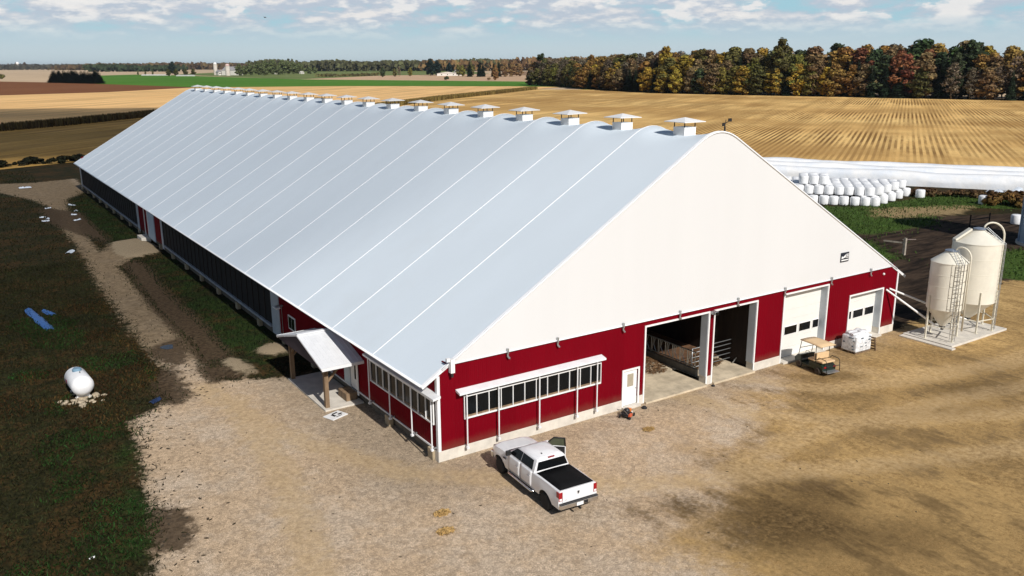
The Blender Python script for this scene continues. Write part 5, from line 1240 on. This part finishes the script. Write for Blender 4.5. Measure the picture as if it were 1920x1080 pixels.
# ------------------------------------------------------------------ a drifting cloud whose shade lies over the left fields
def cloud(loc,rx,ry,rz_,dens_,seed,label):
    g=G('cloud'); lw=g.n('ShaderNodeLayerWeight',{'Blend':.5}).outputs['Facing']
    f=g.math('MULTIPLY',g.ss(g.math('SUBTRACT',1,lw),.08,.8),dens_)
    tr_=g.n('ShaderNodeBsdfTransparent'); df=g.n('ShaderNodeBsdfTranslucent',{'Color':(.9,.9,.9,1)}); d2=g.n('ShaderNodeBsdfDiffuse',{'Color':(.9,.9,.9,1)})
    a=g.t.nodes.new('ShaderNodeMixShader'); a.inputs[0].default_value=.5; g.t.links.new(df.outputs[0],a.inputs[1]); g.t.links.new(d2.outputs[0],a.inputs[2])
    b_=g.t.nodes.new('ShaderNodeMixShader'); g.t.links.new(f,b_.inputs[0]); g.t.links.new(tr_.outputs[0],b_.inputs[1]); g.t.links.new(a.outputs[0],b_.inputs[2]); g.t.links.new(b_.outputs[0],g.t.nodes['Material Output'].inputs[0])
    mb=MB(); rows=[]
    for i in range(25):
        ph=math.pi*i/24; row=[]
        for k in range(48):
            th=2*math.pi*k/48; d=Vector((math.sin(ph)*math.cos(th),math.sin(ph)*math.sin(th),math.cos(ph)))
            q=1+.22*mnoise.noise(d*2.2+Vector((3,1,seed)))+.10*mnoise.noise(d*5+Vector((0,seed,0)))
            row.append((d.x*q*rx,d.y*q*ry,d.z*q*rz_))
        rows.append(row)
    mb.grid(rows,closed=True).build('cloud',g.m,loc=loc,smooth=True,kind='structure',label=label,cat='cloud')
cloud(CLOUD[:3],CLOUD[3],CLOUD[4],26,.68,0,'low drifting cloud shading the fields on the left')
cloud(CLOUD2[:3],CLOUD2[3],CLOUD2[4],22,.17,4,'thin veil of cloud dimming the far half of the barn')

# ------------------------------------------------------------------ air
g=G('haze'); g.t.nodes.remove(g.b); pv=g.n('ShaderNodeVolumePrincipled',{'Color':(.80,.88,.96),'Density':HAZE,'Anisotropy':.3}); g.t.links.new(pv.outputs[0],g.t.nodes['Material Output'].inputs['Volume'])
MB().box(-13900,15900,-590,11500,-1.2,52).build('haze',g.m,kind='stuff',label='thin pale autumn haze over the fields',cat='haze')

# ------------------------------------------------------------------ sky, sun, camera
SUN=Vector((-.10,-1.31,1.0)).normalized()
el=math.asin(SUN.z); azr=math.atan2(SUN.x,SUN.y)
w=bpy.data.worlds.new('World'); scene.world=w; w.use_nodes=True; t=w.node_tree; bg=t.nodes['Background']
def wn(type,**kw):
    n=t.nodes.new(type)
    for k,v in kw.items(): setattr(n,k,v)
    return n
def ml(op,a,b=0,clamp=False):
    n=wn('ShaderNodeMath',operation=op,use_clamp=clamp)
    for i,v in enumerate((a,b)):
        if isinstance(v,bpy.types.NodeSocket): t.links.new(v,n.inputs[i])
        else: n.inputs[i].default_value=v
    return n.outputs[0]
def mixc(f,a,b):
    n=wn('ShaderNodeMix',data_type='RGBA')
    for i,v in ((0,f),(6,a),(7,b)):
        if isinstance(v,bpy.types.NodeSocket): t.links.new(v,n.inputs[i])
        else: n.inputs[i].default_value=(*v,1) if isinstance(v,tuple) else v
    return n.outputs[2]
def sst(x,a,b):
    n=wn('ShaderNodeMapRange',interpolation_type='SMOOTHSTEP'); t.links.new(x,n.inputs[0]); n.inputs[1].default_value=a; n.inputs[2].default_value=b; return n.outputs[0]
sky=wn('ShaderNodeTexSky',sky_type='NISHITA',sun_disc=False,sun_elevation=el,sun_rotation=azr,air_density=1.0,dust_density=.6,ozone_density=1.6)
tc=wn('ShaderNodeTexCoord'); sp=wn('ShaderNodeSeparateXYZ'); t.links.new(tc.outputs['Generated'],sp.inputs[0])
zc=ml('MAXIMUM',sp.outputs[2],.004); inv=ml('DIVIDE',1.0,ml('ADD',zc,.035))
cx=ml('MULTIPLY',sp.outputs[0],inv); cy=ml('MULTIPLY',sp.outputs[1],inv)
cb=wn('ShaderNodeCombineXYZ'); t.links.new(cx,cb.inputs[0]); t.links.new(cy,cb.inputs[1])
def nz(scale,detail,rough,off=(0,0,0)):
    mp=wn('ShaderNodeMapping'); t.links.new(cb.outputs[0],mp.inputs[0]); mp.inputs['Location'].default_value=off
    n=wn('ShaderNodeTexNoise'); n.inputs['Scale'].default_value=scale; n.inputs['Detail'].default_value=detail; n.inputs['Roughness'].default_value=rough; t.links.new(mp.outputs[0],n.inputs['Vector']); return n.outputs[0]
def nz(vec,scale,detail,rough,off):
    mp=wn('ShaderNodeMapping'); t.links.new(vec,mp.inputs[0]); mp.inputs['Location'].default_value=off
    n=wn('ShaderNodeTexNoise'); n.inputs['Scale'].default_value=scale; n.inputs['Detail'].default_value=detail; n.inputs['Roughness'].default_value=rough; t.links.new(mp.outputs[0],n.inputs['Vector']); return n.outputs[0]
def dens(dz):
    c=wn('ShaderNodeCombineXYZ'); t.links.new(sp.outputs[0],c.inputs[0]); t.links.new(sp.outputs[1],c.inputs[1]); t.links.new(ml('MULTIPLY',ml('ADD',zc,dz),3.4),c.inputs[2])
    return ml('ADD',ml('MULTIPLY',nz(c.outputs[0],13,7,.58,(.31,.17,0)),.72),ml('MULTIPLY',nz(c.outputs[0],3.2,3,.5,(.73,.22,0)),.28))
n0=dens(0); n1=dens(.0045)
cov=sst(n0,.36,.49)
hz=sst(sp.outputs[2],.012,.052)
lit=ml('MULTIPLY',sst(ml('SUBTRACT',n0,n1),-.04,.075),sst(n0,.42,.56))
LSK=SKY_VIS
sc=lambda c:tuple(x*LSK for x in c)
base=mixc(hz,sc((.535,.645,.70)),sc((.36,.60,.70)))
cl=mixc(lit,sc((.49,.56,.655)),sc((.82,.80,.79)))
cl=mixc(hz,sc((.50,.62,.705)),cl)
pv_=wn('ShaderNodeCombineXYZ'); t.links.new(sp.outputs[0],pv_.inputs[0]); t.links.new(sp.outputs[1],pv_.inputs[1]); t.links.new(ml('MULTIPLY',zc,2.7),pv_.inputs[2])
pn=ml('ADD',ml('MULTIPLY',nz(pv_.outputs[0],24,6,.55,(.9,.4,.3)),.7),ml('MULTIPLY',nz(pv_.outputs[0],6,2,.5,(.2,.8,.1)),.3))
puff=ml('MULTIPLY',sst(pn,.515,.60),sst(sp.outputs[2],.022,.05))
cl=mixc(ml('MULTIPLY',puff,.8),cl,sc((.88,.86,.84)))
cov=ml('MAXIMUM',cov,puff)
vis=mixc(ml('MULTIPLY',cov,ml('ADD',.15,ml('MULTIPLY',hz,.85))),base,cl)
lowmask=ml('SUBTRACT',1.0,sst(sp.outputs[2],.085,.22))
mixed=mixc(ml('MULTIPLY',lowmask,.95),sky.outputs[0],vis)
t.links.new(mixed,bg.inputs[0]); bg.inputs[1].default_value=SKY_S
sun=bpy.data.lights.new('sun','SUN'); sun.energy=SUN_E; sun.angle=R(.53); sun.color=(1,.955,.90)
so=bpy.data.objects.new("sun",sun); COL.objects.link(so); so.rotation_euler=(-SUN).to_track_quat('-Z','Y').to_euler(); so.location=(0,-60,80)
cam=bpy.data.cameras.new('camera'); co=bpy.data.objects.new('camera',cam); COL.objects.link(co); scene.camera=co
cam.sensor_width=36; cam.lens=1599.555/1920*36; cam.clip_start=.5; cam.clip_end=60000
yw,pt,rl=.5878,.2574,-.0050
yw,pt,rl=CAMA
fw=Vector((math.sin(yw)*math.cos(pt),math.cos(yw)*math.cos(pt),-math.sin(pt))); rt=Vector((math.cos(yw),-math.sin(yw),0)); up=rt.cross(fw)
r2=rt*math.cos(rl)+up*math.sin(rl); u2=-rt*math.sin(rl)+up*math.cos(rl)
mt=Matrix((r2,u2,-fw)).transposed().to_4x4(); mt.translation=Vector((-18.3624,-34.126,19.0506)); co.matrix_world=mt
scene.view_settings.view_transform='Standard'; scene.view_settings.look='None'; scene.view_settings.exposure=EXPO; scene.view_settings.gamma=1
scene.cycles.max_bounces=6; scene.cycles.transparent_max_bounces=8; scene.cycles.caustics_reflective=False; scene.cycles.caustics_refractive=False
